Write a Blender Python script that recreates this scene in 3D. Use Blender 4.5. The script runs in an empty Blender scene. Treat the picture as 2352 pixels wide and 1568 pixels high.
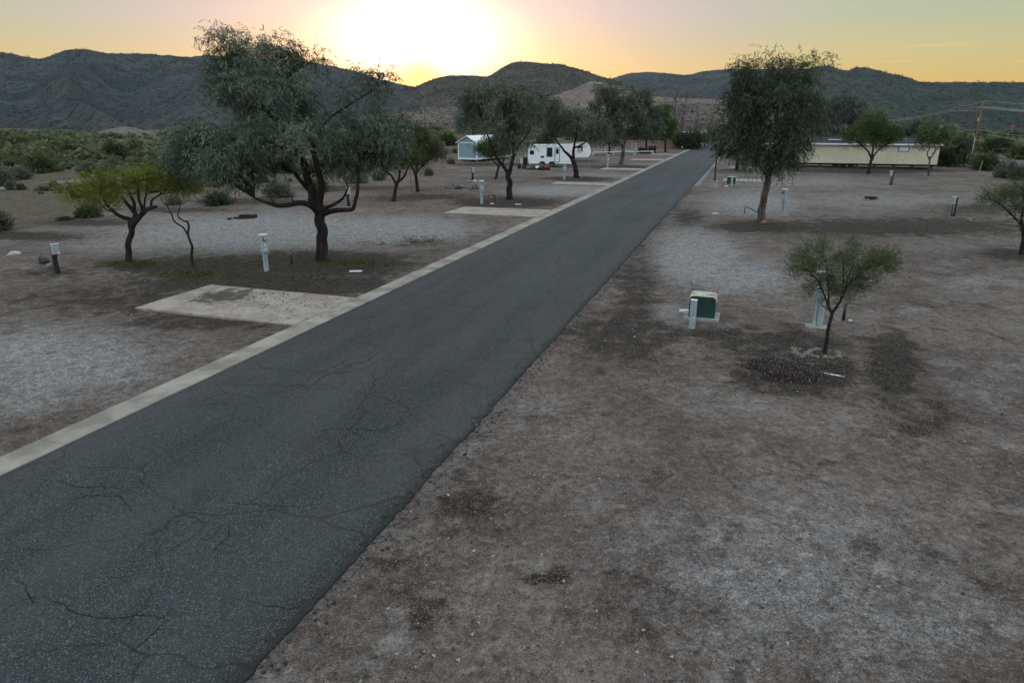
import bpy, bmesh, math, random
import numpy as np
from mathutils import Vector, Matrix, noise

random.seed(7)
RNG = np.random.default_rng(11)
sc = bpy.context.scene
COL = sc.collection
PI = math.pi

# ------------------------------------------------------------------ camera frame (photo measured on a 2352 x 1568 grid)
F, CX, CY, H = 1568.0, 1176.0, 784.0, 6.3
TH = math.atan((784 - 276) / F)
ct, st = math.cos(TH), math.sin(TH)


def P(px, py, Y):
    """the world point seen at (px, py) at forward distance Y"""
    u, v = px - CX, py - CY
    t = Y / (F * ct - v * st)
    return Vector((u * t, Y, H - (F * st + v * ct) * t))


def G(px, py, z=0.0):
    """the ground point seen at (px, py)"""
    u, v = px - CX, py - CY
    t = (H - z) / (F * st + v * ct)
    return Vector((u * t, (F * ct - v * st) * t, z))


def proj(X, Y, Z):
    """numpy: world -> photo grid"""
    f = Y * ct - (Z - H) * st
    d = -(Y * st + (Z - H) * ct)
    f = np.where(f > 0.1, f, 0.1)
    return CX + F * X / f, CY + F * d / f


_r = Vector((1729 - CX, F * ct + (CY - 276) * st, 0)).normalized()
RD = Vector((_r.x, _r.y, 0))          # along the road, away from the camera
ND = Vector((RD.y, -RD.x, 0))         # to the right of the road
RROT = math.atan2(ND.y, ND.x)         # z rotation of things squared up with the road


def road_sw(p):
    return p.x * RD.x + p.y * RD.y, p.x * ND.x + p.y * ND.y


def SW(s, w, z=0.0):
    return Vector((RD.x * s + ND.x * w, RD.y * s + ND.y * w, z))


W_L = road_sw(G(0, 1097))[1]
W_K = road_sw(G(0, 1055))[1]
W_R = road_sw(G(570, 1568))[1]
W_R2 = road_sw(G(1295, 755))[1]
print('road', W_K, W_L, W_R, W_R2)

cam_d = bpy.data.cameras.new('camera')
cam = bpy.data.objects.new('camera', cam_d)
COL.objects.link(cam)
cam.location = (0, 0, H)
cam.rotation_euler = (PI / 2 - TH, 0, 0)
cam_d.sensor_width = 36
cam_d.lens = 36 * F / 2352
cam_d.clip_start = 0.1
cam_d.clip_end = 30000
sc.camera = cam


# ------------------------------------------------------------------ materials
def nd(nt, typ, ins=None, **props):
    n = nt.nodes.new(typ)
    for k, v in props.items():
        setattr(n, k, v)
    for k, v in (ins or {}).items():
        if isinstance(v, bpy.types.NodeSocket):
            nt.links.new(v, n.inputs[k])
        else:
            n.inputs[k].default_value = v
    return n


def c4(c):
    return (c[0], c[1], c[2], 1)


def new_mat(name):
    m = bpy.data.materials.new(name)
    m.use_nodes = True
    nt = m.node_tree
    nt.nodes.clear()
    out = nd(nt, 'ShaderNodeOutputMaterial')
    return m, nt, out


def mixc(nt, f, a, b, mode='MIX'):
    n = nd(nt, 'ShaderNodeMix', data_type='RGBA', blend_type=mode)
    for s, v in ((n.inputs[0], f), (n.inputs[6], a), (n.inputs[7], b)):
        if isinstance(v, bpy.types.NodeSocket):
            nt.links.new(v, s)
        else:
            s.default_value = v if not isinstance(v, tuple) else c4(v)
    return n.outputs[2]


def mth(nt, op, a, b=None, c=None, clamp=False):
    n = nd(nt, 'ShaderNodeMath', operation=op, use_clamp=clamp)
    for i, v in enumerate((a, b, c)):
        if v is None:
            continue
        if isinstance(v, bpy.types.NodeSocket):
            nt.links.new(v, n.inputs[i])
        else:
            n.inputs[i].default_value = v
    return n.outputs[0]


def sstep(nt, v, a, b, lo=0.0, hi=1.0):
    n = nd(nt, 'ShaderNodeMapRange', {'Value': v, 'From Min': a, 'From Max': b, 'To Min': lo, 'To Max': hi}, interpolation_type='SMOOTHSTEP')
    return n.outputs[0]


def noi(nt, vec, scale, detail=4, rough=0.6, dist=0.0):
    return nd(nt, 'ShaderNodeTexNoise', {'Vector': vec, 'Scale': scale, 'Detail': detail, 'Roughness': rough, 'Distortion': dist}).outputs[0]


def attr(nt, name):
    return nd(nt, 'ShaderNodeAttribute', attribute_name=name).outputs['Fac']


def pmat(name, c1, c2=None, scale=4.0, rough=0.7, metal=0.0, bump=0.0, bscale=None, spec=0.4, stretch=(1, 1, 1), detail=5, lo=0.35, hi=0.65):
    """two colours broken up by noise in object space, with bump"""
    m, nt, out = new_mat(name)
    tc = nd(nt, 'ShaderNodeTexCoord')
    vec = nd(nt, 'ShaderNodeMapping', {'Vector': tc.outputs['Object'], 'Scale': stretch}).outputs[0]
    b = nd(nt, 'ShaderNodeBsdfPrincipled', {'Roughness': rough, 'Metallic': metal, 'Specular IOR Level': spec})
    n1 = noi(nt, vec, scale, detail)
    nt.links.new(mixc(nt, sstep(nt, n1, lo, hi), c1, c2 or c1), b.inputs['Base Color'])
    if bump:
        h = noi(nt, vec, bscale or scale * 4, 4)
        bp = nd(nt, 'ShaderNodeBump', {'Strength': bump, 'Distance': 0.02, 'Height': h})
        nt.links.new(bp.outputs[0], b.inputs['Normal'])
    nt.links.new(b.outputs[0], out.inputs[0])
    return m


def leaf_mat(name, dark, mid, light, twig=(0.05, 0.035, 0.025), trans=0.3):
    m, nt, out = new_mat(name)
    t = attr(nt, 'tint')
    tc = nd(nt, 'ShaderNodeTexCoord')
    n1 = noi(nt, tc.outputs['Object'], 0.7, 3)
    v = mth(nt, 'ADD', t, mth(nt, 'MULTIPLY', mth(nt, 'SUBTRACT', n1, 0.5), 1.1))
    c = mixc(nt, sstep(nt, v, 0.1, 0.5), dark, mid)
    c = mixc(nt, sstep(nt, v, 0.5, 1.0), c, light)
    c = mixc(nt, mth(nt, 'LESS_THAN', t, -0.5), c, twig)
    d = nd(nt, 'ShaderNodeBsdfPrincipled', {'Base Color': c, 'Roughness': 0.55, 'Specular IOR Level': 0.25})
    tr = nd(nt, 'ShaderNodeBsdfTranslucent', {'Color': c})
    mx = nd(nt, 'ShaderNodeMixShader', {0: trans, 1: d.outputs[0], 2: tr.outputs[0]})
    nt.links.new(mx.outputs[0], out.inputs[0])
    return m


M = {}
M['euc'] = leaf_mat('grey_green_leaf', (0.045, 0.063, 0.040), (0.108, 0.142, 0.097), (0.235, 0.285, 0.21))
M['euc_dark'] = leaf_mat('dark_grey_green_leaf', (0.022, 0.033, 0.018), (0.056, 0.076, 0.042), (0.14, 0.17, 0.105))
M['euc_far'] = leaf_mat('dull_green_leaf', (0.036, 0.05, 0.028), (0.086, 0.11, 0.066), (0.17, 0.20, 0.13))
M['euc_pale'] = leaf_mat('pale_sage_leaf', (0.07, 0.085, 0.068), (0.13, 0.15, 0.12), (0.20, 0.22, 0.18))
M['yellow'] = leaf_mat('yellow_green_leaf', (0.072, 0.09, 0.012), (0.165, 0.19, 0.026), (0.28, 0.30, 0.055))
M['verde'] = leaf_mat('feathery_green_leaf', (0.045, 0.07, 0.024), (0.105, 0.145, 0.055), (0.20, 0.235, 0.10))
M['mesq'] = leaf_mat('mesquite_leaf', (0.03, 0.055, 0.014), (0.075, 0.115, 0.03), (0.14, 0.18, 0.06))
M['mesq_dull'] = leaf_mat('olive_leaf', (0.06, 0.065, 0.028), (0.115, 0.12, 0.055), (0.175, 0.175, 0.085))
M['pine'] = leaf_mat('bright_green_needle', (0.03, 0.06, 0.014), (0.075, 0.125, 0.03), (0.13, 0.19, 0.055))
M['sh_green'] = leaf_mat('green_shrub_leaf', (0.025, 0.042, 0.013), (0.065, 0.088, 0.03), (0.12, 0.145, 0.055))
M['sh_dark'] = leaf_mat('dark_shrub_leaf', (0.016, 0.028, 0.011), (0.04, 0.058, 0.022), (0.078, 0.098, 0.042))
M['sh_grey'] = leaf_mat('grey_shrub_leaf', (0.06, 0.065, 0.045), (0.115, 0.12, 0.085), (0.19, 0.195, 0.145))
M['sh_pale'] = leaf_mat('pale_cholla_spine', (0.14, 0.16, 0.11), (0.26, 0.28, 0.20), (0.42, 0.42, 0.32))
M['bark'] = pmat('dark_bark', (0.008, 0.006, 0.006), (0.032, 0.022, 0.018), 6, 0.9, bump=0.8, bscale=14, stretch=(1, 1, 0.3))
M['bark_euc'] = pmat('shaggy_bark', (0.010, 0.007, 0.006), (0.075, 0.038, 0.024), 5, 0.9, bump=0.8, bscale=12, stretch=(1, 1, 0.25), lo=0.5, hi=0.8)
M['bark_pale'] = pmat('pale_peeling_bark', (0.035, 0.028, 0.024), (0.13, 0.10, 0.082), 4, 0.9, bump=0.6, bscale=12, stretch=(1, 1, 0.25))
M['conc'] = pmat('weathered_concrete', (0.225, 0.193, 0.162), (0.375, 0.325, 0.275), 0.9, 0.9, bump=0.25, bscale=40, spec=0.2)
M['conc_grey'] = pmat('grey_concrete', (0.24, 0.235, 0.225), (0.34, 0.33, 0.31), 2, 0.9, bump=0.25, bscale=40, spec=0.2)
M['metal_lt'] = pmat('pale_grey_enamel', (0.28, 0.345, 0.355), (0.34, 0.41, 0.42), 3, 0.45, spec=0.5, bump=0.03)
M['white'] = pmat('white_enamel', (0.70, 0.74, 0.75), (0.80, 0.82, 0.82), 2, 0.4, spec=0.5)
M['steel'] = pmat('grey_steel', (0.22, 0.25, 0.27), (0.30, 0.33, 0.35), 3, 0.45, metal=0.4)
M['dark_metal'] = pmat('dark_metal', (0.012, 0.012, 0.013), (0.03, 0.03, 0.032), 5, 0.5)
M['glass_dark'] = pmat('dark_window_glass', (0.012, 0.014, 0.016), (0.022, 0.025, 0.028), 1, 0.08, spec=0.6)
M['meter_glass'] = pmat('meter_dome', (0.42, 0.36, 0.26), (0.16, 0.14, 0.11), 14, 0.12, spec=0.7)
M['wood_dark'] = pmat('creosoted_timber', (0.012, 0.009, 0.008), (0.04, 0.028, 0.023), 6, 0.85, bump=0.5, bscale=20, stretch=(3, 3, 0.4))
M['pole_wood'] = pmat('orange_brown_pole_timber', (0.12, 0.068, 0.036), (0.21, 0.118, 0.062), 4, 0.85, bump=0.4, stretch=(4, 4, 0.2))
M['pole_dark'] = pmat('brown_pole_timber', (0.05, 0.03, 0.02), (0.095, 0.06, 0.042), 4, 0.85, bump=0.4, stretch=(4, 4, 0.2))
M['green_steel'] = pmat('dark_green_enamel', (0.008, 0.035, 0.025), (0.015, 0.058, 0.042), 2.2, 0.5, bump=0.03)
M['rock'] = pmat('field_stone', (0.12, 0.10, 0.09), (0.27, 0.23, 0.205), 5, 0.9, bump=0.6, bscale=16)
M['rock_dark'] = pmat('dark_stone', (0.04, 0.032, 0.028), (0.10, 0.08, 0.07), 5, 0.9, bump=0.6, bscale=16)
M['rock_white'] = pmat('pale_stone', (0.36, 0.35, 0.34), (0.52, 0.51, 0.49), 5, 0.9, bump=0.6, bscale=16)
M['rubber'] = pmat('black_rubber', (0.012, 0.012, 0.012), (0.03, 0.028, 0.027), 6, 0.85)
M['soot'] = pmat('sooty_steel', (0.01, 0.009, 0.009), (0.035, 0.022, 0.016), 7, 0.85, bump=0.3)
M['brick'] = None


# ------------------------------------------------------------------ mesh helpers
class MB:
    """collects boxes, tubes, lathes and prisms into ONE mesh"""

    def __init__(self):
        self.v, self.f, self.mi, self.cur = [], [], [], 0

    def add(self, vs, fs):
        o = len(self.v)
        self.v += [tuple(x) for x in vs]
        self.f += [tuple(i + o for i in f) for f in fs]
        self.mi += [self.cur] * len(fs)
        return self

    def box(self, c, s, rz=0.0, top=1.0, M4=None):
        hx, hy, hz = s[0] / 2, s[1] / 2, s[2] / 2
        vs = []
        for z, k in ((-hz, 1), (hz, top)):
            for x, y in ((-hx, -hy), (hx, -hy), (hx, hy), (-hx, hy)):
                vs.append(Vector((x * k, y * k, z)))
        R = M4 or Matrix.Rotation(rz, 4, 'Z')
        vs = [R @ q + Vector(c) for q in vs]
        return self.add(vs, [(0, 3, 2, 1), (4, 5, 6, 7), (0, 1, 5, 4), (1, 2, 6, 5), (2, 3, 7, 6), (3, 0, 4, 7)])

    def tube(self, pts, rad, n=8, cap=True):
        pts = [Vector(p) for p in pts]
        if not hasattr(rad, '__len__'):
            rad = [rad] * len(pts)
        rings, ref = [], None
        for i, p in enumerate(pts):
            d = (pts[min(i + 1, len(pts) - 1)] - pts[max(i - 1, 0)])
            if d.length < 1e-9:
                d = Vector((0, 0, 1))
            d.normalize()
            if ref is None:
                ref = d.orthogonal().normalized()
            ref = (ref - d * ref.dot(d))
            ref = ref.normalized() if ref.length > 1e-6 else d.orthogonal().normalized()
            b = d.cross(ref)
            rings.append([p + (ref * math.cos(2 * PI * k / n) + b * math.sin(2 * PI * k / n)) * rad[i] for k in range(n)])
        vs = [q for r in rings for q in r]
        fs = []
        for i in range(len(rings) - 1):
            for k in range(n):
                a, b2 = i * n + k, i * n + (k + 1) % n
                fs.append((a, b2, b2 + n, a + n))
        if cap:
            fs.append(tuple(reversed(range(n))))
            fs.append(tuple(range(len(vs) - n, len(vs))))
        return self.add(vs, fs)

    def prism(self, outline, axis, a, b):
        """outline: 2-D points; axis 'y': outline in x,z extruded a..b along y; 'x': outline in y,z; 'z': x,y"""
        def mk(p, t):
            return {'y': (p[0], t, p[1]), 'x': (t, p[0], p[1]), 'z': (p[0], p[1], t)}[axis]
        n = len(outline)
        vs = [mk(p, a) for p in outline] + [mk(p, b) for p in outline]
        fs = [tuple(range(n)), tuple(reversed(range(n, 2 * n)))]
        fs += [(i, i + n, (i + 1) % n + n, (i + 1) % n) for i in range(n)]
        return self.add(vs, fs)

    def rock(self, c, s, seed, sub=2):
        bm = bmesh.new()
        bmesh.ops.create_icosphere(bm, subdivisions=sub, radius=1)
        off = Vector((seed * 3.1, seed * 1.7, seed))
        vs = []
        for v in bm.verts:
            k = 1 + 0.5 * (noise.noise(v.co * 1.1 + off)) + 0.2 * noise.noise(v.co * 3 + off)
            q = v.co * k
            vs.append(Vector((q.x * s[0], q.y * s[1], max(q.z, -0.45) * s[2])) + Vector(c))
        self.add(vs, [tuple(v.index for v in f.verts) for f in bm.faces])
        bm.free()
        return self

    def build(self, name, mats, parent=None, bevel=0.0, smooth=False, loc=None, rz=None):
        me = bpy.data.meshes.new(name)
        me.from_pydata(self.v, [], self.f)
        for m in (mats if isinstance(mats, (list, tuple)) else [mats]):
            me.materials.append(m)
        me.polygons.foreach_set('material_index', self.mi)
        bm = bmesh.new()
        bm.from_mesh(me)
        bmesh.ops.recalc_face_normals(bm, faces=bm.faces)
        if bevel:
            es = [e for e in bm.edges if len(e.link_faces) == 2 and e.calc_face_angle(0) > 0.6]
            bmesh.ops.bevel(bm, geom=es, offset=bevel, segments=2, affect='EDGES', profile=0.6)
        bm.to_mesh(me)
        bm.free()
        if smooth:
            me.polygons.foreach_set('use_smooth', [True] * len(me.polygons))
        o = bpy.data.objects.new(name, me)
        COL.objects.link(o)
        if parent:
            o.parent = parent
        if loc is not None:
            o.location = loc
        if rz is not None:
            o.rotation_euler = (0, 0, rz)
        return o


def np_mesh(name, V, Fq, mats, tint=None, parent=None, matidx=None, smooth=False):
    V = np.ascontiguousarray(V, dtype=np.float32)
    Fq = np.ascontiguousarray(Fq, dtype=np.int32)
    me = bpy.data.meshes.new(name)
    k = Fq.shape[1]
    me.vertices.add(len(V))
    me.vertices.foreach_set('co', V.ravel())
    me.loops.add(Fq.size)
    me.loops.foreach_set('vertex_index', Fq.ravel())
    me.polygons.add(len(Fq))
    me.polygons.foreach_set('loop_start', np.arange(0, Fq.size, k, dtype=np.int32))
    me.update(calc_edges=True)
    for m in (mats if isinstance(mats, (list, tuple)) else [mats]):
        me.materials.append(m)
    if matidx is not None:
        me.polygons.foreach_set('material_index', np.asarray(matidx, dtype=np.int32))
    if tint is not None:
        a = me.attributes.new('tint', 'FLOAT', 'POINT')
        a.data.foreach_set('value', np.asarray(tint, dtype=np.float32))
    me.polygons.foreach_set('use_smooth', np.full(len(Fq), smooth))
    o = bpy.data.objects.new(name, me)
    COL.objects.link(o)
    if parent:
        o.parent = parent
    return o


def tag(o, label=None, cat=None, group=None, kind=None):
    if label:
        o['label'] = label
    if cat:
        o['category'] = cat
    if group:
        o['group'] = group
    if kind:
        o['kind'] = kind
    return o


def thing(name, label, cat, loc=(0, 0, 0), rz=0.0, group=None):
    o = bpy.data.objects.new(name, None)
    o.empty_display_size = 0.2
    COL.objects.link(o)
    o.location = loc
    o.rotation_euler = (0, 0, rz)
    return tag(o, label, cat, group)


def dup(o, loc, rz, label, group=None, scale=None):
    """a copy of a thing, its parts and their sub-parts"""
    def cp(x, par):
        c = x.copy()
        COL.objects.link(c)
        if par:
            c.parent = par
        for ch in list(x.children):
            cp(ch, c)
        return c
    r = cp(o, None)
    r.location = loc
    r.rotation_euler = (0, 0, rz)
    r['label'] = label
    if group:
        r['group'] = group
    if scale:
        r.scale = scale
    return r


# ------------------------------------------------------------------ world, sun, exposure
SUN_PX = (965, 195)
sd = P(SUN_PX[0], SUN_PX[1], 1000) - Vector((0, 0, H))
sd.normalize()
SUN_AZ = math.atan2(sd.x, sd.y)
SUN_EL = math.radians(2.2)
w = bpy.data.worlds.new('World')
sc.world = w
w.use_nodes = True
nt = w.node_tree
nt.nodes.clear()
wo = nd(nt, 'ShaderNodeOutputWorld')
sky = nd(nt, 'ShaderNodeTexSky', sky_type='NISHITA', sun_disc=False, sun_elevation=SUN_EL, sun_rotation=SUN_AZ, dust_density=2.0, air_density=1.0, ozone_density=1.5)
bg1 = nd(nt, 'ShaderNodeBackground', {'Color': sky.outputs[0], 'Strength': 0.05})
tc = nd(nt, 'ShaderNodeTexCoord')
dirv = nd(nt, 'ShaderNodeVectorMath', {0: tc.outputs['Generated']}, operation='NORMALIZE').outputs[0]
sep = nd(nt, 'ShaderNodeSeparateXYZ', {0: dirv})
zz = sep.outputs[2]


def wramp(v, stops):
    r = nd(nt, 'ShaderNodeValToRGB', {0: v})
    cr = r.color_ramp
    while len(cr.elements) < len(stops):
        cr.elements.new(0.5)
    for e, (p, c) in zip(cr.elements, stops):
        e.position = p
        e.color = c4(c)
    return r.outputs[0]


ZEN = (0.78, 0.98, 1.12)
far_c = wramp(zz, [(0.0, (0.72, 0.42, 0.09)), (0.05, (0.60, 0.44, 0.14)), (0.08, (0.51, 0.45, 0.21)), (0.12, (0.38, 0.43, 0.28)), (0.20, (0.37, 0.46, 0.38)), (0.42, (0.66, 0.78, 0.80)), (1.0, ZEN)])
near_c = wramp(zz, [(0.0, (0.62, 0.42, 0.15)), (0.06, (0.50, 0.42, 0.24)), (0.10, (0.42, 0.395, 0.36)), (0.14, (0.41, 0.375, 0.47)), (0.20, (0.43, 0.43, 0.48)), (0.42, (0.66, 0.76, 0.80)), (1.0, ZEN)])
east_c = wramp(zz, [(0.0, (0.62, 0.64, 0.70)), (0.15, (1.02, 1.0, 1.04)), (0.40, (0.98, 1.12, 1.22)), (1.0, ZEN)])
# flat azimuth cosine to the sun
hx = math.sin(SUN_AZ)
hy = math.cos(SUN_AZ)
hl = mth(nt, 'SQRT', mth(nt, 'ADD', mth(nt, 'MULTIPLY', sep.outputs[0], sep.outputs[0]), mth(nt, 'MULTIPLY', sep.outputs[1], sep.outputs[1])))
azc = mth(nt, 'DIVIDE', mth(nt, 'ADD', mth(nt, 'MULTIPLY', sep.outputs[0], hx), mth(nt, 'MULTIPLY', sep.outputs[1], hy)), mth(nt, 'MAXIMUM', hl, 0.001))
skyc = mixc(nt, sstep(nt, azc, math.cos(math.radians(34)), math.cos(math.radians(11))), far_c, near_c)
skyc = mixc(nt, sstep(nt, azc, 0.35, -0.25), skyc, east_c)
# aureole round the sinking sun, wider than it is tall
gd = (P(966, 100, 1000) - Vector((0, 0, H))).normalized()
daz = mth(nt, 'ARCCOSINE', mth(nt, 'MINIMUM', azc, 1.0))
dele = mth(nt, 'SUBTRACT', mth(nt, 'ARCSINE', zz), math.asin(gd.z))
gang = mth(nt, 'SQRT', mth(nt, 'ADD', mth(nt, 'POWER', daz, 2.0), mth(nt, 'POWER', mth(nt, 'MULTIPLY', dele, 2.0), 2.0)))
g1 = mth(nt, 'POWER', 2.718, mth(nt, 'MULTIPLY', -1.0, mth(nt, 'POWER', mth(nt, 'DIVIDE', gang, math.radians(5.9)), 2.4)))
g2 = mth(nt, 'POWER', 2.718, mth(nt, 'MULTIPLY', -1.0, mth(nt, 'POWER', mth(nt, 'DIVIDE', gang, math.radians(11)), 2.0)))
scos = nd(nt, 'ShaderNodeVectorMath', {0: dirv, 1: tuple(sd)}, operation='DOT_PRODUCT').outputs['Value']
sang = mth(nt, 'ARCCOSINE', mth(nt, 'MINIMUM', scos, 1.0))
g3 = mth(nt, 'POWER', 2.718, mth(nt, 'MULTIPLY', -1.0, mth(nt, 'POWER', mth(nt, 'DIVIDE', sang, math.radians(1.6)), 2.0)))
g1c = mixc(nt, sstep(nt, sang, math.radians(0.6), math.radians(3.2)), (0.7, 0.05, 0.0), (1.15, 1.12, 1.15))
glow = mixc(nt, 1.0, mixc(nt, g1, (0, 0, 0), g1c), mixc(nt, g2, (0, 0, 0), (0.22, 0.17, 0.11)), 'ADD')
glow = mixc(nt, 1.0, glow, mixc(nt, g3, (0, 0, 0), (1.0, 0.22, 0.0)), 'ADD')
# thin wisps of cloud low in the west-north-west
wn = noi(nt, nd(nt, 'ShaderNodeMapping', {'Vector': dirv, 'Scale': (3.0, 3.0, 60.0)}).outputs[0], 2.2, 4, 0.6)
wm = mth(nt, 'MULTIPLY', sstep(nt, wn, 0.54, 0.72), mth(nt, 'MULTIPLY', sstep(nt, zz, 0.055, 0.068), sstep(nt, zz, 0.098, 0.078)))
wm = mth(nt, 'MULTIPLY', wm, sstep(nt, azc, 0.86, 0.80))
skyc = mixc(nt, mth(nt, 'MULTIPLY', wm, 0.55), skyc, (0.95, 0.62, 0.24))
allc = mixc(nt, 1.0, skyc, glow, 'ADD')
bg2 = nd(nt, 'ShaderNodeBackground', {'Color': allc, 'Strength': 1.0})
ad = nd(nt, 'ShaderNodeAddShader', {0: bg1.outputs[0], 1: bg2.outputs[0]})
nt.links.new(ad.outputs[0], wo.inputs[0])

sl = bpy.data.lights.new('sun', 'SUN')
sl.energy = 2.0
sl.angle = math.radians(0.5)
sl.color = (1.0, 0.72, 0.45)
so = bpy.data.objects.new('sun', sl)
COL.objects.link(so)
sv = Vector((math.sin(SUN_AZ) * math.cos(SUN_EL), math.cos(SUN_AZ) * math.cos(SUN_EL), math.sin(SUN_EL)))
so.rotation_euler = sv.to_track_quat('Z', 'Y').to_euler()
so.location = sv * 100
vs_ = sc.view_settings
vs_.view_transform = 'Standard'
vs_.look = 'None'
vs_.exposure = 0.0
vs_.gamma = 1.0
vs_.use_curve_mapping = False
sc.cycles.max_bounces = 6
sc.cycles.diffuse_bounces = 3
sc.cycles.transparent_max_bounces = 8

# ------------------------------------------------------------------ ground
# patches measured on the photo grid: x, y, half width, half height, strength
GRAVEL = [(110, 830, 260, 85, 0.85), (620, 535, 360, 46, 1.0), (900, 528, 190, 34, 1.0), (1300, 438, 150, 13, 0.9), (1370, 405, 120, 8, 0.7),
          (1480, 378, 70, 5, 0.6), (1600, 590, 110, 70, 1.0), (1690, 635, 150, 42, 0.8), (1730, 470, 120, 32, 0.8), (1860, 420, 220, 16, 0.5),
          (2010, 462, 260, 24, 0.5), (2200, 575, 160, 40, 0.25), (1820, 1330, 380, 210, 0.5), (1540, 730, 60, 34, 0.7), (2260, 645, 120, 22, 0.5),
          (1500, 1230, 190, 160, 0.3), (2050, 1450, 340, 140, 0.42), (330, 560, 250, 30, 0.55), (60, 900, 120, 60, 0.6), (1650, 920, 120, 60, 0.35),
          (2250, 900, 130, 80, 0.35), (1420, 345, 90, 5, 0.4), (1310, 1420, 60, 60, 0.2)]
LITTER_AND_DARK = [(50, 542, 130, 9, 0.85), (200, 512, 110, 7, 0.75), (420, 482, 140, 7, 0.6), (570, 462, 150, 7, 0.7), (790, 432, 150, 6, 0.65), (930, 455, 90, 7, 0.5),
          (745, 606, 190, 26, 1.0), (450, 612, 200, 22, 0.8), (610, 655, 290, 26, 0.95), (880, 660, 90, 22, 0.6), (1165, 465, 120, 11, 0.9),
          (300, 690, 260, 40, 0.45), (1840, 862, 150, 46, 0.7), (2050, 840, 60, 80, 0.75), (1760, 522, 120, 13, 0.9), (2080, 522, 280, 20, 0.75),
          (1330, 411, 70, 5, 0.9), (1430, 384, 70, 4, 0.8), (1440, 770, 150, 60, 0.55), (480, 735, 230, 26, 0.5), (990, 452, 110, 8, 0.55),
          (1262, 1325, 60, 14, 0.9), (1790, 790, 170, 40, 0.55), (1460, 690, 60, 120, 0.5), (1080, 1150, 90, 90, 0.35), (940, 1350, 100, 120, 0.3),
          (1290, 370, 80, 4, 0.9), (1130, 378, 80, 4, 0.9), (2000, 392, 190, 6, 0.9), (1650, 770, 70, 14, 0.8), (120, 625, 90, 12, 0.5),  # row begins with dark ground along the caravan, cabin and mobile home
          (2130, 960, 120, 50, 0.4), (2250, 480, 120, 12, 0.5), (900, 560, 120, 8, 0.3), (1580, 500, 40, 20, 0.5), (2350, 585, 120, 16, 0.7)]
RUST = [(850, 432, 170, 9, 0.7), (640, 470, 230, 8, 0.8), (330, 512, 200, 10, 0.45), (1000, 397, 160, 5, 0.8), (2150, 512, 200, 9, 0.7),
        (1100, 452, 180, 7, 0.5), (330, 705, 340, 60, 0.4), (1160, 430, 220, 5, 0.5), (1620, 1000, 420, 220, 0.35), (2150, 1200, 260, 160, 0.35),
        (1150, 1420, 300, 180, 0.4), (1480, 850, 160, 90, 0.4)]
GRASS = [(320, 606, 80, 12, 1.0), (430, 632, 150, 16, 0.5), (800, 605, 110, 18, 0.7), (640, 640, 150, 22, 0.5), (970, 555, 80, 16, 0.5), (1890, 440, 120, 6, 0.3),
         (1900, 845, 90, 20, 0.35), (2050, 770, 60, 120, 0.25), (480, 680, 120, 25, 0.25)]
EDGE_L = [(-900, 760), (-300, 610), (0, 545), (150, 515), (300, 478), (450, 455), (600, 440), (800, 414), (1000, 383), (1060, 372), (1230, 352), (1400, 342), (1600, 336)]


def bump_sum(px, py, L):
    r = np.zeros_like(px)
    for x, y, a, b, s in L:
        d = ((px - x) / a) ** 2 + ((py - y) / b) ** 2
        r = np.maximum(r, s * np.exp(-np.clip(d, 0, 60) ** 1.3 * 0.8))
    return r


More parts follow.
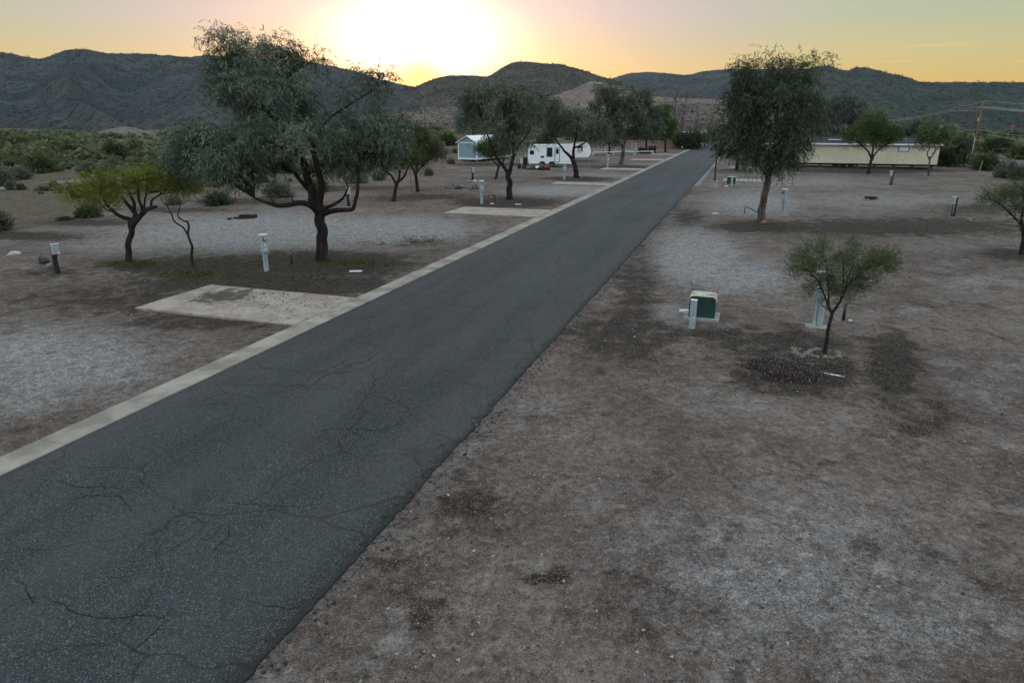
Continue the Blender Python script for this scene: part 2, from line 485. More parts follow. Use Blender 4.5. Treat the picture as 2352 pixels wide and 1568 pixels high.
def make_ground():
    nth = 1300
    rs = [1.5]
    while rs[-1] < 700:
        rs.append(rs[-1] * 1.021 + 0.02)
    rs += [900, 1400, 2300, 3600]
    rs = np.array(rs)
    # finer steps in the field of view than behind the camera
    k = np.linspace(-1, 1, nth, endpoint=False)
    th = PI * (0.32 * k + 0.68 * k ** 3)
    T, R = np.meshgrid(th, rs)
    X, Y = R * np.sin(T), R * np.cos(T)
    px, py = proj(X, Y, np.zeros_like(X))
    front = (Y > 2)
    wl = X * ND.x + Y * ND.y
    far_edge = np.clip(np.maximum(W_K - 1.2 - wl, wl - W_R2 - 1.6), 0, 4) / 4
    Z = np.zeros_like(X)
    near = (R < 160)
    idx = np.argwhere(near)
    for i, j in idx[::1] if False else []:
        pass
    Z = far_edge * 0.05 * (np.sin(X * 0.55 + 1.3 * np.sin(Y * 0.31)) * np.cos(Y * 0.47 + np.sin(X * 0.23))) * (R < 140)
    Z -= 0.05 * (far_edge > 0) * 0
    # the desert beyond the boundary wire is lumpier
    ex = np.array([e[0] for e in EDGE_L], float)
    ey = np.array([e[1] for e in EDGE_L], float)
    edge_y = np.interp(px, ex, ey)
    des = np.clip((edge_y - py) / 14.0, 0, 1) * front * (px < 1620)
    V = np.stack([X, Y, Z], -1).reshape(-1, 3)
    n0, n1 = X.shape
    i, j = np.meshgrid(np.arange(n0 - 1), np.arange(n1), indexing='ij')
    a = i * n1 + j
    b = i * n1 + (j + 1) % n1
    Fq = np.stack([a, a + n1, b + n1, b], -1).reshape(-1, 4)
    # close the hole under the camera
    m, nt, out = new_mat('desert_dirt')
    o = np_mesh('ground', V, Fq, m, smooth=True)
    me = o.data
    for nm, arr in (('gravel', bump_sum(px, py, GRAVEL) * front), ('litter', bump_sum(px, py, LITTER_AND_DARK) * front), ('rust', bump_sum(px, py, RUST) * front),
                    ('grass', bump_sum(px, py, GRASS) * front), ('desert', des)):
        at = me.attributes.new(nm, 'FLOAT', 'POINT')
        at.data.foreach_set('value', np.ascontiguousarray(arr.ravel(), dtype=np.float32))
    geo = nd(nt, 'ShaderNodeNewGeometry')
    pos = geo.outputs['Position']
    n_big = noi(nt, pos, 0.22, 5, 0.62)
    n_mid = noi(nt, pos, 1.3, 5, 0.65, 0.4)
    n_fine = noi(nt, pos, 14.0, 4, 0.7)
    n_tiny = noi(nt, pos, 55.0, 2, 0.6)
    vor = nd(nt, 'ShaderNodeTexVoronoi', {'Vector': pos, 'Scale': 62.0, 'Randomness': 1.0})
    sepc = nd(nt, 'ShaderNodeSeparateColor', {0: vor.outputs['Color']})
    vor2 = nd(nt, 'ShaderNodeTexVoronoi', {'Vector': pos, 'Scale': 9.0, 'Randomness': 1.0})
    sepc2 = nd(nt, 'ShaderNodeSeparateColor', {0: vor2.outputs['Color']})
    br = mth(nt, 'ADD', mth(nt, 'MULTIPLY', mth(nt, 'SUBTRACT', n_mid, 0.5), 1.3), mth(nt, 'MULTIPLY', mth(nt, 'SUBTRACT', n_fine, 0.5), 0.9))
    # soil
    soil = mixc(nt, sstep(nt, n_big, 0.36, 0.64), (0.112, 0.086, 0.076), (0.180, 0.145, 0.129))
    soil = mixc(nt, sstep(nt, noi(nt, pos, 0.55, 6, 0.68, 0.6), 0.5, 0.7), soil, (0.215, 0.185, 0.172))
    soil = mixc(nt, mth(nt, 'MULTIPLY', sstep(nt, noi(nt, nd(nt, 'ShaderNodeVectorMath', {0: pos, 1: (31.0, 17.0, 0.0)}, operation='ADD').outputs[0], 0.75, 6, 0.7, 0.5), 0.53, 0.68), 0.75), soil, (0.052, 0.037, 0.030))
    # rusty brown soil
    f_ru = sstep(nt, mth(nt, 'ADD', attr(nt, 'rust'), mth(nt, 'MULTIPLY', br, 0.55)), 0.25, 0.8)
    soil = mixc(nt, mth(nt, 'MULTIPLY', f_ru, 0.75), soil, (0.13, 0.078, 0.052))
    # crushed rock
    f_gr = sstep(nt, mth(nt, 'ADD', attr(nt, 'gravel'), mth(nt, 'MULTIPLY', br, 1.1)), 0.14, 0.84)
    grav = mixc(nt, sstep(nt, sepc.outputs[0], 0.1, 0.9), (0.175, 0.168, 0.170), (0.39, 0.378, 0.385))
    soil = mixc(nt, mth(nt, 'MULTIPLY', f_gr, 0.9), soil, grav)
    # open desert
    des_c = mixc(nt, sstep(nt, n_mid, 0.38, 0.62), (0.075, 0.062, 0.04), (0.135, 0.108, 0.078))
    f_de = sstep(nt, mth(nt, 'ADD', attr(nt, 'desert'), mth(nt, 'MULTIPLY', br, 0.3)), 0.3, 0.7)
    soil = mixc(nt, f_de, soil, des_c)
    # leaf litter and other dark ground, patchy
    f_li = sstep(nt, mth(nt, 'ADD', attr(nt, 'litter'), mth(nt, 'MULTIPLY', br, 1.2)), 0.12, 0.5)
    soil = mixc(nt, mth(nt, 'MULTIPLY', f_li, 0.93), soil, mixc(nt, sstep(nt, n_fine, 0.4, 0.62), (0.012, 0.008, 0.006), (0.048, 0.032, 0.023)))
    # thin green weeds
    f_gs = sstep(nt, mth(nt, 'ADD', attr(nt, 'grass'), mth(nt, 'MULTIPLY', br, 1.1)), 0.55, 1.1)
    soil = mixc(nt, mth(nt, 'MULTIPLY', f_gs, 0.6), soil, mixc(nt, n_fine, (0.05, 0.05, 0.015), (0.12, 0.11, 0.04)))
    # pebbles, twigs, dust
    soil = mixc(nt, mth(nt, 'MULTIPLY', sstep(nt, sepc.outputs[1], 0.80, 0.90), 0.55), soil, (0.24, 0.23, 0.225))
    soil = mixc(nt, mth(nt, 'MULTIPLY', sstep(nt, sepc.outputs[2], 0.80, 0.90), 0.65), soil, (0.035, 0.03, 0.028))
    spot = mth(nt, 'MULTIPLY', sstep(nt, sepc2.outputs[0], 0.86, 0.95), sstep(nt, vor2.outputs['Distance'], 0.42, 0.2))
    soil = mixc(nt, mth(nt, 'MULTIPLY', spot, 0.6), soil, (0.04, 0.033, 0.03))
    soil = mixc(nt, 1.0, soil, mixc(nt, n_tiny, (0.5, 0.5, 0.5), (1.5, 1.5, 1.5)), 'MULTIPLY')
    soil = mixc(nt, 1.0, soil, mixc(nt, n_fine, (0.72, 0.72, 0.72), (1.28, 1.28, 1.28)), 'MULTIPLY')
    soil = mixc(nt, 1.0, soil, (1.06, 1.01, 0.965), 'MULTIPLY')
    n_a = noi(nt, pos, 3.2, 4, 0.7, 0.8)
    n_b = noi(nt, pos, 7.5, 4, 0.72, 0.5)
    soil = mixc(nt, 1.0, soil, mixc(nt, sstep(nt, n_a, 0.3, 0.7), (0.74, 0.73, 0.72), (1.26, 1.27, 1.28)), 'MULTIPLY')
    soil = mixc(nt, 1.0, soil, mixc(nt, sstep(nt, n_b, 0.32, 0.68), (0.76, 0.75, 0.74), (1.24, 1.25, 1.26)), 'MULTIPLY')
    soil = mixc(nt, mth(nt, 'MULTIPLY', sstep(nt, noi(nt, nd(nt, 'ShaderNodeVectorMath', {0: pos, 1: (5.0, 9.0, 0.0)}, operation='ADD').outputs[0], 4.6, 5, 0.75, 0.6), 0.58, 0.68), 0.5), soil, (0.042, 0.031, 0.026))
    hgt = mth(nt, 'ADD', mth(nt, 'MULTIPLY', n_fine, 0.5), mth(nt, 'ADD', mth(nt, 'MULTIPLY', n_tiny, 0.22), mth(nt, 'MULTIPLY', n_mid, 0.9)))
    hgt = mth(nt, 'ADD', hgt, mth(nt, 'MULTIPLY', sepc.outputs[1], 0.15))
    bp = nd(nt, 'ShaderNodeBump', {'Strength': 0.9, 'Distance': 0.06, 'Height': hgt})
    b = nd(nt, 'ShaderNodeBsdfPrincipled', {'Base Color': soil, 'Roughness': 0.95, 'Specular IOR Level': 0.15, 'Normal': bp.outputs[0]})
    nt.links.new(b.outputs[0], out.inputs[0])
    tag(o, kind='structure')
    return o


make_ground()


# ------------------------------------------------------------------ road, kerb, pads
def make_road():
    s0, s1 = -12.0, 215.0
    ss = []
    s = s0
    while s < s1:
        ss.append(s)
        s += 0.10 if s < 60 else 0.5
    ws = np.concatenate([np.linspace(0, 1, 24)])
    V, dark = [], []
    for s in ss:
        j = 0.04 * noise.noise(Vector((s * 0.5, 3.1, 0))) + 0.03 * noise.noise(Vector((s * 2.3, 7.7, 0))) + 0.05 * noise.noise(Vector((s * 7.1, 1.2, 0)))
        wr = W_R2 + j + (0.0 if s > 40 else 0.0)
        wl = W_L + 0.0
        for i, q in enumerate(ws):
            ww = wl + (wr - wl) * q
            V.append(SW(s, ww, 0.030 if 0 < i < len(ws) - 1 else 0.028))
            dark.append(wr - ww)
        V.append(SW(s, wr + 0.03, -0.04))
        dark.append(0.0)
    n1 = len(ws) + 1
    n0 = len(ss)
    i, j = np.meshgrid(np.arange(n0 - 1), np.arange(n1 - 1), indexing='ij')
    a = i * n1 + j
    Fq = np.stack([a, a + 1, a + n1 + 1, a + n1], -1).reshape(-1, 4)
    m, nt, out = new_mat('old_asphalt')
    o = np_mesh('road', np.array(V), Fq, m, smooth=False)
    at = o.data.attributes.new('edge', 'FLOAT', 'POINT')
    at.data.foreach_set('value', np.array(dark, dtype=np.float32))
    pos = nd(nt, 'ShaderNodeNewGeometry').outputs['Position']
    rot = nd(nt, 'ShaderNodeMapping', {'Vector': pos, 'Rotation': (0, 0, -RROT)}).outputs[0]
    n_big = noi(nt, nd(nt, 'ShaderNodeMapping', {'Vector': rot, 'Scale': (1, 0.22, 1)}).outputs[0], 0.55, 4, 0.6)
    n_mid = noi(nt, pos, 1.1, 5, 0.65)
    vor = nd(nt, 'ShaderNodeTexVoronoi', {'Vector': pos, 'Scale': 95.0})
    sp = nd(nt, 'ShaderNodeSeparateColor', {0: vor.outputs['Color']})
    vorb = nd(nt, 'ShaderNodeTexVoronoi', {'Vector': pos, 'Scale': 70.0})
    spb = nd(nt, 'ShaderNodeSeparateColor', {0: vorb.outputs['Color']})
    c = mixc(nt, sstep(nt, n_big, 0.35, 0.65), (0.026, 0.0275, 0.029), (0.048, 0.048, 0.049))
    c = mixc(nt, sstep(nt, n_mid, 0.55, 0.75), c, (0.024, 0.0255, 0.028))
    c = mixc(nt, 1.0, c, mixc(nt, sp.outputs[0], (0.2, 0.2, 0.2), (1.8, 1.8, 1.8)), 'MULTIPLY')
    c = mixc(nt, mth(nt, 'MULTIPLY', sstep(nt, spb.outputs[0], 0.86, 0.93), 0.8), c, (0.18, 0.18, 0.18))
    c = mixc(nt, mth(nt, 'MULTIPLY', sstep(nt, spb.outputs[1], 0.86, 0.94), 0.8), c, (0.016, 0.017, 0.018))
    # broken dark seam along the unkerbed side
    e = mth(nt, 'ADD', attr(nt, 'edge'), mth(nt, 'MULTIPLY', mth(nt, 'SUBTRACT', noi(nt, pos, 4.0, 5, 0.75), 0.5), 0.7))
    c = mixc(nt, sstep(nt, e, 0.20, 0.02, 0, 0.85), c, (0.016, 0.016, 0.017))
    # hairline crazing
    wp = nd(nt, 'ShaderNodeTexNoise', {'Vector': pos, 'Scale': 0.9, 'Detail': 4.0})
    wv = nd(nt, 'ShaderNodeVectorMath', {0: pos, 1: wp.outputs['Color']}, operation='ADD').outputs[0]
    cr = nd(nt, 'ShaderNodeTexVoronoi', {'Vector': nd(nt, 'ShaderNodeMapping', {'Vector': wv, 'Scale': (1, 1, 0)}).outputs[0], 'Scale': 0.36}, feature='DISTANCE_TO_EDGE')
    cr2 = nd(nt, 'ShaderNodeTexVoronoi', {'Vector': nd(nt, 'ShaderNodeMapping', {'Vector': wv, 'Scale': (1, 1, 0), 'Location': (4.0, 7.0, 0)}).outputs[0], 'Scale': 1.1}, feature='DISTANCE_TO_EDGE')
    cf = mth(nt, 'MULTIPLY', sstep(nt, cr.outputs['Distance'], 0.009, 0.002), sstep(nt, n_mid, 0.22, 0.40))
    cf2 = mth(nt, 'MULTIPLY', sstep(nt, cr2.outputs['Distance'], 0.018, 0.004), sstep(nt, n_big, 0.53, 0.62))
    cf = mth(nt, 'MAXIMUM', cf, mth(nt, 'MULTIPLY', cf2, 0.6))
    c = mixc(nt, mth(nt, 'MULTIPLY', cf, 0.7), c, (0.010, 0.010, 0.011))
    # tyre-worn lanes and old sealed seams
    lane = mth(nt, 'SINE', mth(nt, 'ADD', mth(nt, 'MULTIPLY', nd(nt, 'ShaderNodeSeparateXYZ', {0: rot}).outputs[0], 2.0), mth(nt, 'MULTIPLY', n_mid, 1.5)))
    c = mixc(nt, mth(nt, 'MULTIPLY', sstep(nt, lane, 0.3, 1.0), 0.22), c, (0.07, 0.068, 0.067))
    oil = sstep(nt, noi(nt, pos, 0.8, 4, 0.6, 0.4), 0.60, 0.70)
    c = mixc(nt, mth(nt, 'MULTIPLY', oil, 0.45), c, (0.022, 0.022, 0.023))
    hgt = mth(nt, 'ADD', mth(nt, 'MULTIPLY', sp.outputs[0], 0.5), mth(nt, 'MULTIPLY', spb.outputs[0], 0.4))
    bp = nd(nt, 'ShaderNodeBump', {'Strength': 0.7, 'Distance': 0.02, 'Height': hgt})
    b = nd(nt, 'ShaderNodeBsdfPrincipled', {'Base Color': c, 'Roughness': 0.76, 'Specular IOR Level': 0.36, 'Normal': bp.outputs[0]})
    nt.links.new(b.outputs[0], out.inputs[0])
    tag(o, kind='structure')
    # the long cracks, each traced where it runs
    cracks = [
        [(575, 815), (600, 845), (680, 852), (760, 858), (850, 845), (880, 820), (930, 790)],
        [(860, 742), (930, 745), (1010, 742), (1080, 715), (1150, 680), (1200, 640)],
        [(1010, 742), (1030, 750)], [(90, 1376), (150, 1388), (215, 1415), (260, 1418), (330, 1410), (380, 1420), (420, 1376)],
        [(380, 1420), (330, 1470), (270, 1520)], [(0, 1405), (40, 1385), (90, 1376), (60, 1345), (20, 1325)],
        [(145, 1145), (210, 1140), (275, 1142), (300, 1165), (310, 1185)], [(420, 1180), (460, 1190), (495, 1200)],
        [(495, 1150), (560, 1158), (640, 1165), (690, 1165), (730, 1150), (760, 1125)],
        [(800, 985), (870, 985), (910, 970), (935, 940)], [(570, 1370), (610, 1388), (660, 1398), (690, 1390), (710, 1380)],
        [(880, 850), (900, 880), (960, 890), (1040, 875), (1130, 890), (1160, 885)], [(640, 900), (700, 890), (760, 895), (800, 870)],
        [(1100, 830), (1180, 830), (1230, 815)], [(930, 790), (1000, 760)], [(700, 1000), (760, 985), (800, 985), (850, 1015)],
        [(80, 1100), (170, 1115), (260, 1120), (330, 1135)], [(1240, 640), (1290, 625), (1350, 600), (1400, 560)], [(1000, 660), (1080, 655), (1150, 640)],
        [(1180, 555), (1260, 560), (1330, 540)], [(420, 935), (500, 925), (560, 930)], [(500, 1265), (530, 1230), (520, 1185)],
    ]
    V, Fc = [], []
    for k, line in enumerate(cracks):
        pts = [G(x, y, 0.034) for x, y in line]
        fine = []
        for a_, b_ in zip(pts[:-1], pts[1:]):
            n = max(2, int((b_ - a_).length / 0.08))
            for q in range(n):
                p = a_.lerp(b_, q / n)
                d = (b_ - a_).normalized()
                sid = Vector((-d.y, d.x, 0))
                p = p + sid * (0.10 * noise.noise(p * 1.3) + 0.05 * noise.noise(p * 6.1))
                fine.append((p, sid))
        for q, (p, sid) in enumerate(fine):
            tw = math.sin(PI * min(1, max(0.04, q / max(1, len(fine) - 1)))) ** 0.4
            wd = (0.005 + 0.010 * abs(noise.noise(p * 2.7 + Vector((k, 0, 0))))) * tw
            V += [p - sid * wd, p + sid * wd]
            if q:
                b0 = len(V) - 4
                Fc.append((b0, b0 + 1, b0 + 3, b0 + 2))
    cm = pmat('crack_dirt', (0.012, 0.012, 0.012), (0.030, 0.030, 0.031), 9, 0.95, spec=0.1)
    np_mesh('crack', np.array([tuple(v) for v in V]), np.array(Fc), cm, parent=o)


make_road()


def strip(name, wa, wb, s0, s1, top, mat, joint=3.0, wav=0.0, seed=0):
    """a concrete strip along the road, cast in bays with open joints"""
    mb = MB()
    s = s0
    while s < s1:
        e = min(s + joint, s1)
        n = max(2, int((e - s) / 0.5))
        jl = [wav * (noise.noise(Vector((q * 0.9, seed, 0))) + 0.6 * noise.noise(Vector((q * 2.9, seed, 1)))) for q in np.linspace(s, e, n)]
        out = [SW(q, wa, 0) for q in np.linspace(s + 0.006, e - 0.006, n)]
        out2 = [SW(q, wb + k, 0) for q, k in zip(np.linspace(s + 0.006, e - 0.006, n), jl)]
        ol = [(p.x, p.y) for p in out] + [(p.x, p.y) for p in reversed(out2)]
        mb.prism(ol, 'z', -0.05, top + 0.004 * random.random())
        s = e
    return mb.build(name, mat)


M['gutter'] = pmat('dusty_gutter_concrete', (0.13, 0.12, 0.11), (0.24, 0.225, 0.21), 1.5, 0.9, bump=0.3, bscale=30)
kerb = strip('kerb', W_K, W_L, -12, 214, 0.050, M['conc'])
tag(kerb, kind='structure')
k2 = strip('gutter', W_R2 + 0.10, W_R2 + 0.55, road_sw(G(1600, 428))[0], 214, 0.026, M['gutter'], 4.0, 0.24, 5)
tag(k2, kind='structure')


def pad_mat():
    m, nt, out = new_mat('stained_slab')
    pos = nd(nt, 'ShaderNodeNewGeometry').outputs['Position']
    n1 = noi(nt, pos, 1.0, 5, 0.65)
    n2 = noi(nt, pos, 20, 3, 0.6)
    vo = nd(nt, 'ShaderNodeTexVoronoi', {'Vector': nd(nt, 'ShaderNodeMapping', {'Vector': pos, 'Rotation': (0, 0, 0.6), 'Scale': (1.0, 2.6, 1)}).outputs[0], 'Scale': 5.0})
    spc = nd(nt, 'ShaderNodeSeparateColor', {0: vo.outputs['Color']})
    c = mixc(nt, sstep(nt, n1, 0.38, 0.62), (0.30, 0.238, 0.196), (0.40, 0.332, 0.28))
    c = mixc(nt, 1.0, c, mixc(nt, n2, (0.85, 0.85, 0.85), (1.15, 1.15, 1.15)), 'MULTIPLY')
    lf = mth(nt, 'MULTIPLY', sstep(nt, spc.outputs[0], 0.62, 0.70), sstep(nt, vo.outputs['Distance'], 0.30, 0.22))
    lf = mth(nt, 'MULTIPLY', lf, sstep(nt, n1, 0.40, 0.58))
    c = mixc(nt, mth(nt, 'MULTIPLY', lf, 0.8), c, (0.045, 0.035, 0.028))
    # one old mossy patch on the nearest slab
    g = G(515, 682)
    dv = nd(nt, 'ShaderNodeVectorMath', {0: pos, 1: (g.x, g.y, 0)}, operation='DISTANCE').outputs['Value']
    n3 = noi(nt, pos, 2.6, 5, 0.7)
    mo = sstep(nt, mth(nt, 'ADD', mth(nt, 'MULTIPLY', dv, 0.62), mth(nt, 'MULTIPLY', mth(nt, 'SUBTRACT', n3, 0.5), 2.6)), 0.85, 0.35)
    c = mixc(nt, mth(nt, 'MULTIPLY', mo, 0.8), c, (0.026, 0.034, 0.016))
    bp = nd(nt, 'ShaderNodeBump', {'Strength': 0.25, 'Distance': 0.02, 'Height': n2})
    b = nd(nt, 'ShaderNodeBsdfPrincipled', {'Base Color': c, 'Roughness': 0.9, 'Specular IOR Level': 0.2, 'Normal': bp.outputs[0]})
    nt.links.new(b.outputs[0], out.inputs[0])
    return m


M['slab'] = pad_mat()
PADS = [((315, 710), (480, 656), 'nearest broad concrete slab with a dark mossy patch and leaf litter, joined to the kerb', 1),
        ((1020, 490), (1066, 476), 'concrete slab beside the kerb behind the big grey-green tree, second from the camera', 0),
        ((1258, 423), (1284, 418.5), 'thin concrete slab by the kerb in front of the white caravan, third from the camera', 0),
        ((1372, 389.5), (1392, 386.0), 'pale concrete slab by the kerb just right of the leaning tree, fourth from the camera', 0),
        ((1441, 368), (1458, 365.3), 'pale concrete slab by the kerb to the right of the tall tree trunk, fifth from the camera', 0),
        ((1487, 355.5), (1503, 353.7), 'farthest small concrete slab on the kerb side of the road', 0)]
for (a, b, lab, two) in PADS:
    sa, wa = road_sw(G(*a))
    sb, wb = road_sw(G(*b))
    w0 = (wa + wb) / 2
    mb = MB()
    wm_ = W_K - 2.0
    for q0, q1 in ((w0, wm_), (wm_ + 0.035, W_K - 0.03)):
        ol = [SW(sa, q0), SW(sa, q1), SW(sb, q1), SW(sb, q0)]
        mb.prism([(p.x, p.y) for p in ol], 'z', -0.05, 0.055)
    o = mb.build('parking_slab', M['slab'], bevel=0.008)
    tag(o, lab, 'concrete slab', 'concrete parking slabs along the kerb')
for (a, b, ln, lab) in (((1660, 416), (1664, 411), 4.6, 'concrete slab on the right of the road behind the small green transformer'),
                        ((1672, 386), (1676, 383), 4.6, 'pale concrete slab right of the road, behind the drooping tree'),):
    sa, wa = road_sw(G(*a))
    sb, wb = road_sw(G(*b))
    ol = [SW(sa, wa), SW(sa, wa + ln), SW(sb, wa + ln), SW(sb, wa)]
    o = MB().prism([(p.x, p.y) for p in ol], 'z', -0.05, 0.055).build('parking_slab', M['conc_grey'], bevel=0.008)
    tag(o, lab, 'concrete slab', 'concrete parking slabs right of the road')


# ------------------------------------------------------------------ foliage
def unit(a):
    return a / np.maximum(np.linalg.norm(a, axis=-1, keepdims=True), 1e-9)


def leaf_quads(base, d, L, Wd, rng):
    side = unit(np.cross(d, rng.normal(size=d.shape)))
    mid = base + d * (L * 0.45)[:, None]
    tip = base + d * L[:, None]
    hw = (Wd * 0.5)[:, None]
    return np.stack([base, mid + side * hw, tip, mid - side * hw], 1).reshape(-1, 3)


def foliage(starts, dirs, nst, step, droop, lps, L, Wd, down, rng, spread=0.6, jit=0.15, twig=0.006, skip=0, tint0=None):
    """twigs that start at STARTS along DIRS, bend, and carry narrow leaves. returns verts, quads, tint"""
    p = starts.copy()
    d = unit(dirs)
    n = len(p)
    tint = rng.random(n) * 0.7 + 0.15 if tint0 is None else tint0
    VV, TT = [], []
    for k in range(nst):
        q = p + d * step
        if twig:
            VV.append(leaf_quads(p, unit(q - p), np.full(n, step * 1.25), np.full(n, twig), rng))
            TT.append(np.repeat(np.full(n, -1.0), 4))
        if k >= skip:
            for _ in range(lps):
                ld = unit(d * 0.5 + rng.normal(size=(n, 3)) * spread + np.array([0, 0, -down]))
                bs = p + (q - p) * rng.random((n, 1))
                sz = 0.65 + 0.7 * rng.random(n)
                VV.append(leaf_quads(bs, ld, L * sz, Wd * sz, rng))
                TT.append(np.repeat(np.clip(tint + rng.normal(size=n) * 0.14, 0, 1), 4))
        p = q
        d = unit(d + np.array([0, 0, -droop]) + rng.normal(size=(n, 3)) * jit)
    V = np.concatenate(VV)
    return V, np.arange(len(V)).reshape(-1, 4), np.concatenate(TT)


def catmull(pts, per=5):
    pts = [Vector(p) for p in pts]
    if len(pts) < 3:
        return pts
    ext = [pts[0] * 2 - pts[1]] + pts + [pts[-1] * 2 - pts[-2]]
    out = []
    for i in range(1, len(ext) - 2):
        p0, p1, p2, p3 = ext[i - 1:i + 3]
        for k in range(per):
            t = k / per
            out.append(0.5 * ((2 * p1) + (p2 - p0) * t + (2 * p0 - 5 * p1 + 4 * p2 - p3) * t * t + (3 * p1 - p0 - 3 * p2 + p3) * t ** 3))
    out.append(pts[-1])
    return out


def in_ball(rng, n, shell=0.5):
    v = unit(rng.normal(size=(n, 3)))
    return v * (shell + (1 - shell) * rng.random((n, 1))) ** (1 / 1.6)


def tree(name, label, cat, base, limbs, lobes, leaf, style='euc', bark='bark_euc', dens=1.0, L=0.16, Wd=0.024, group=None, seed=1, clump=0.55, nper=26, step=0.11,
         wob=0.10, kclump=9, trunk_n=10):
    """base, limbs and lobes are measured on the photo grid at the distance of the tree's foot.
    limbs: lists of (px, py, metres behind the foot, radius); lobes: (px, py, half width, half height, metres behind, weight)"""
    rng = np.random.default_rng(seed)
    b = G(*base)
    root = thing(name, label, cat, b, 0, group)
    sc_ = b.y / (F * ct - (base[1] - CY) * st)

    def T(px, py, dy=0.0):
        return P(px, py, b.y + dy) - b
    mb = MB()
    samples = []
    for li, limb in enumerate(limbs):
        pts = [T(x, y, dy) for (x, y, dy, r) in limb]
        rad = [r for (_, _, _, r) in limb]
        if li == 0:
            pts[0] = Vector((0, 0, -0.12))
        per = 6
        cp = catmull(pts, per)
        rr = list(np.interp(np.linspace(0, len(rad) - 1, len(cp)), range(len(rad)), rad))
        for i in range(1, len(cp) - 1):
            a = rr[i] * 0.9 + 0.02
            cp[i] = cp[i] + Vector((noise.noise(cp[i] * 1.9 + Vector((seed, 0, 0))), noise.noise(cp[i] * 1.9 + Vector((0, seed, 5))), 0)) * a * wob * 6
        if li == 0:
            rr[0] *= 1.35
            rr[1] *= 1.12
        mb.tube(cp, rr, trunk_n)
        samples += [(p, r) for p, r in zip(cp[len(cp) // 3:], rr[len(rr) // 3:])]
    # clumps and the boughs that reach them
    bb = mb
    VV, FF, TT = [], [], []
    off = 0
    for (px, py, rx, ry, dy, wt) in lobes:
        c = T(px, py, dy)
        R3 = np.array([rx * sc_, rx * sc_ * 0.85, ry * sc_ * 1.05])
        if style == 'euc':
            R3 *= np.array([0.85, 0.85, 0.62])
            c = c + Vector((0, 0, 0.7 * step))
        elif style == 'feather':
            R3 *= np.array([0.8, 0.8, 0.7])
        nc = max(3, int(kclump * wt * (1.25 if style == 'euc' else 1.0)))
        cen = in_ball(rng, nc, 0.25) * R3 + np.array(c)
        cr = clump * (0.45 + 0.75 * rng.random(nc)) * (0.85 if style == 'euc' else 1.0)
        for ci in range(nc):
            cv = Vector(cen[ci])
            best = min(samples, key=lambda q: (q[0] - cv).length + max(0, q[0].z - cv.z) * 1.5)
            p0, r0 = best
            if (p0 - cv).length > 0.15:
                mid = p0.lerp(cv, 0.5) + Vector((rng.normal() * 0.15, rng.normal() * 0.15, 0.12 * (p0 - cv).length * (1 if style == 'euc' else 0.3)))
                rb = min(r0 * 0.6, 0.012 + 0.014 * (p0 - cv).length)
                bb.tube(catmull([p0, mid, cv], 4), list(np.linspace(rb, max(0.005, rb * 0.3), 9)), 5, cap=False)
        ns = max(4, int(nc * nper * dens * (0.74 if style == 'euc' else 1.0)))
        ci = rng.integers(0, nc, ns)
        s = cen[ci] + rng.normal(size=(ns, 3)) * cr[ci][:, None] * 0.62
        outd = s - np.array(c)
        outd[:, 2] *= 0.3
        outd = unit(outd)
        tint = np.clip(rng.random(nc)[ci] * 0.75 + rng.random(ns) * 0.3 - 0.02, 0, 1)
        if style == 'euc':
            d = outd * 0.7 + rng.normal(size=(ns, 3)) * 0.5 + np.array([0, 0, 0.25])
            V, Fq, tt = foliage(s, d, 6, step, 0.24, 2, L, Wd, 0.60, rng, 0.52, 0.17, 0.007, 0, tint)
        elif style == 'feather':
            d = outd * 0.55 + unit(s - np.array([0, 0, 0])) * 0.4 + rng.normal(size=(ns, 3)) * 0.5 + np.array([0, 0, 0.25])
            V, Fq, tt = foliage(s, d, 6, step, 0.04, 3, L, Wd, 0.05, rng, 0.8, 0.24, 0.006, 0, tint)
        else:
            d = outd + rng.normal(size=(ns, 3)) * 0.6 + np.array([0, 0, 0.5])
            V, Fq, tt = foliage(s, d, 4, step, 0.0, 3, L, Wd, 0.0, rng, 0.8, 0.15, 0.008, 0, tint)
        VV.append(V)
        FF.append(Fq + off)
        TT.append(tt)
        off += len(V)
    mb.build('trunk', M[bark], root, smooth=True)
    if VV:
        np_mesh('crown', np.concatenate(VV), np.concatenate(FF), M[leaf], np.concatenate(TT), root)
    return root


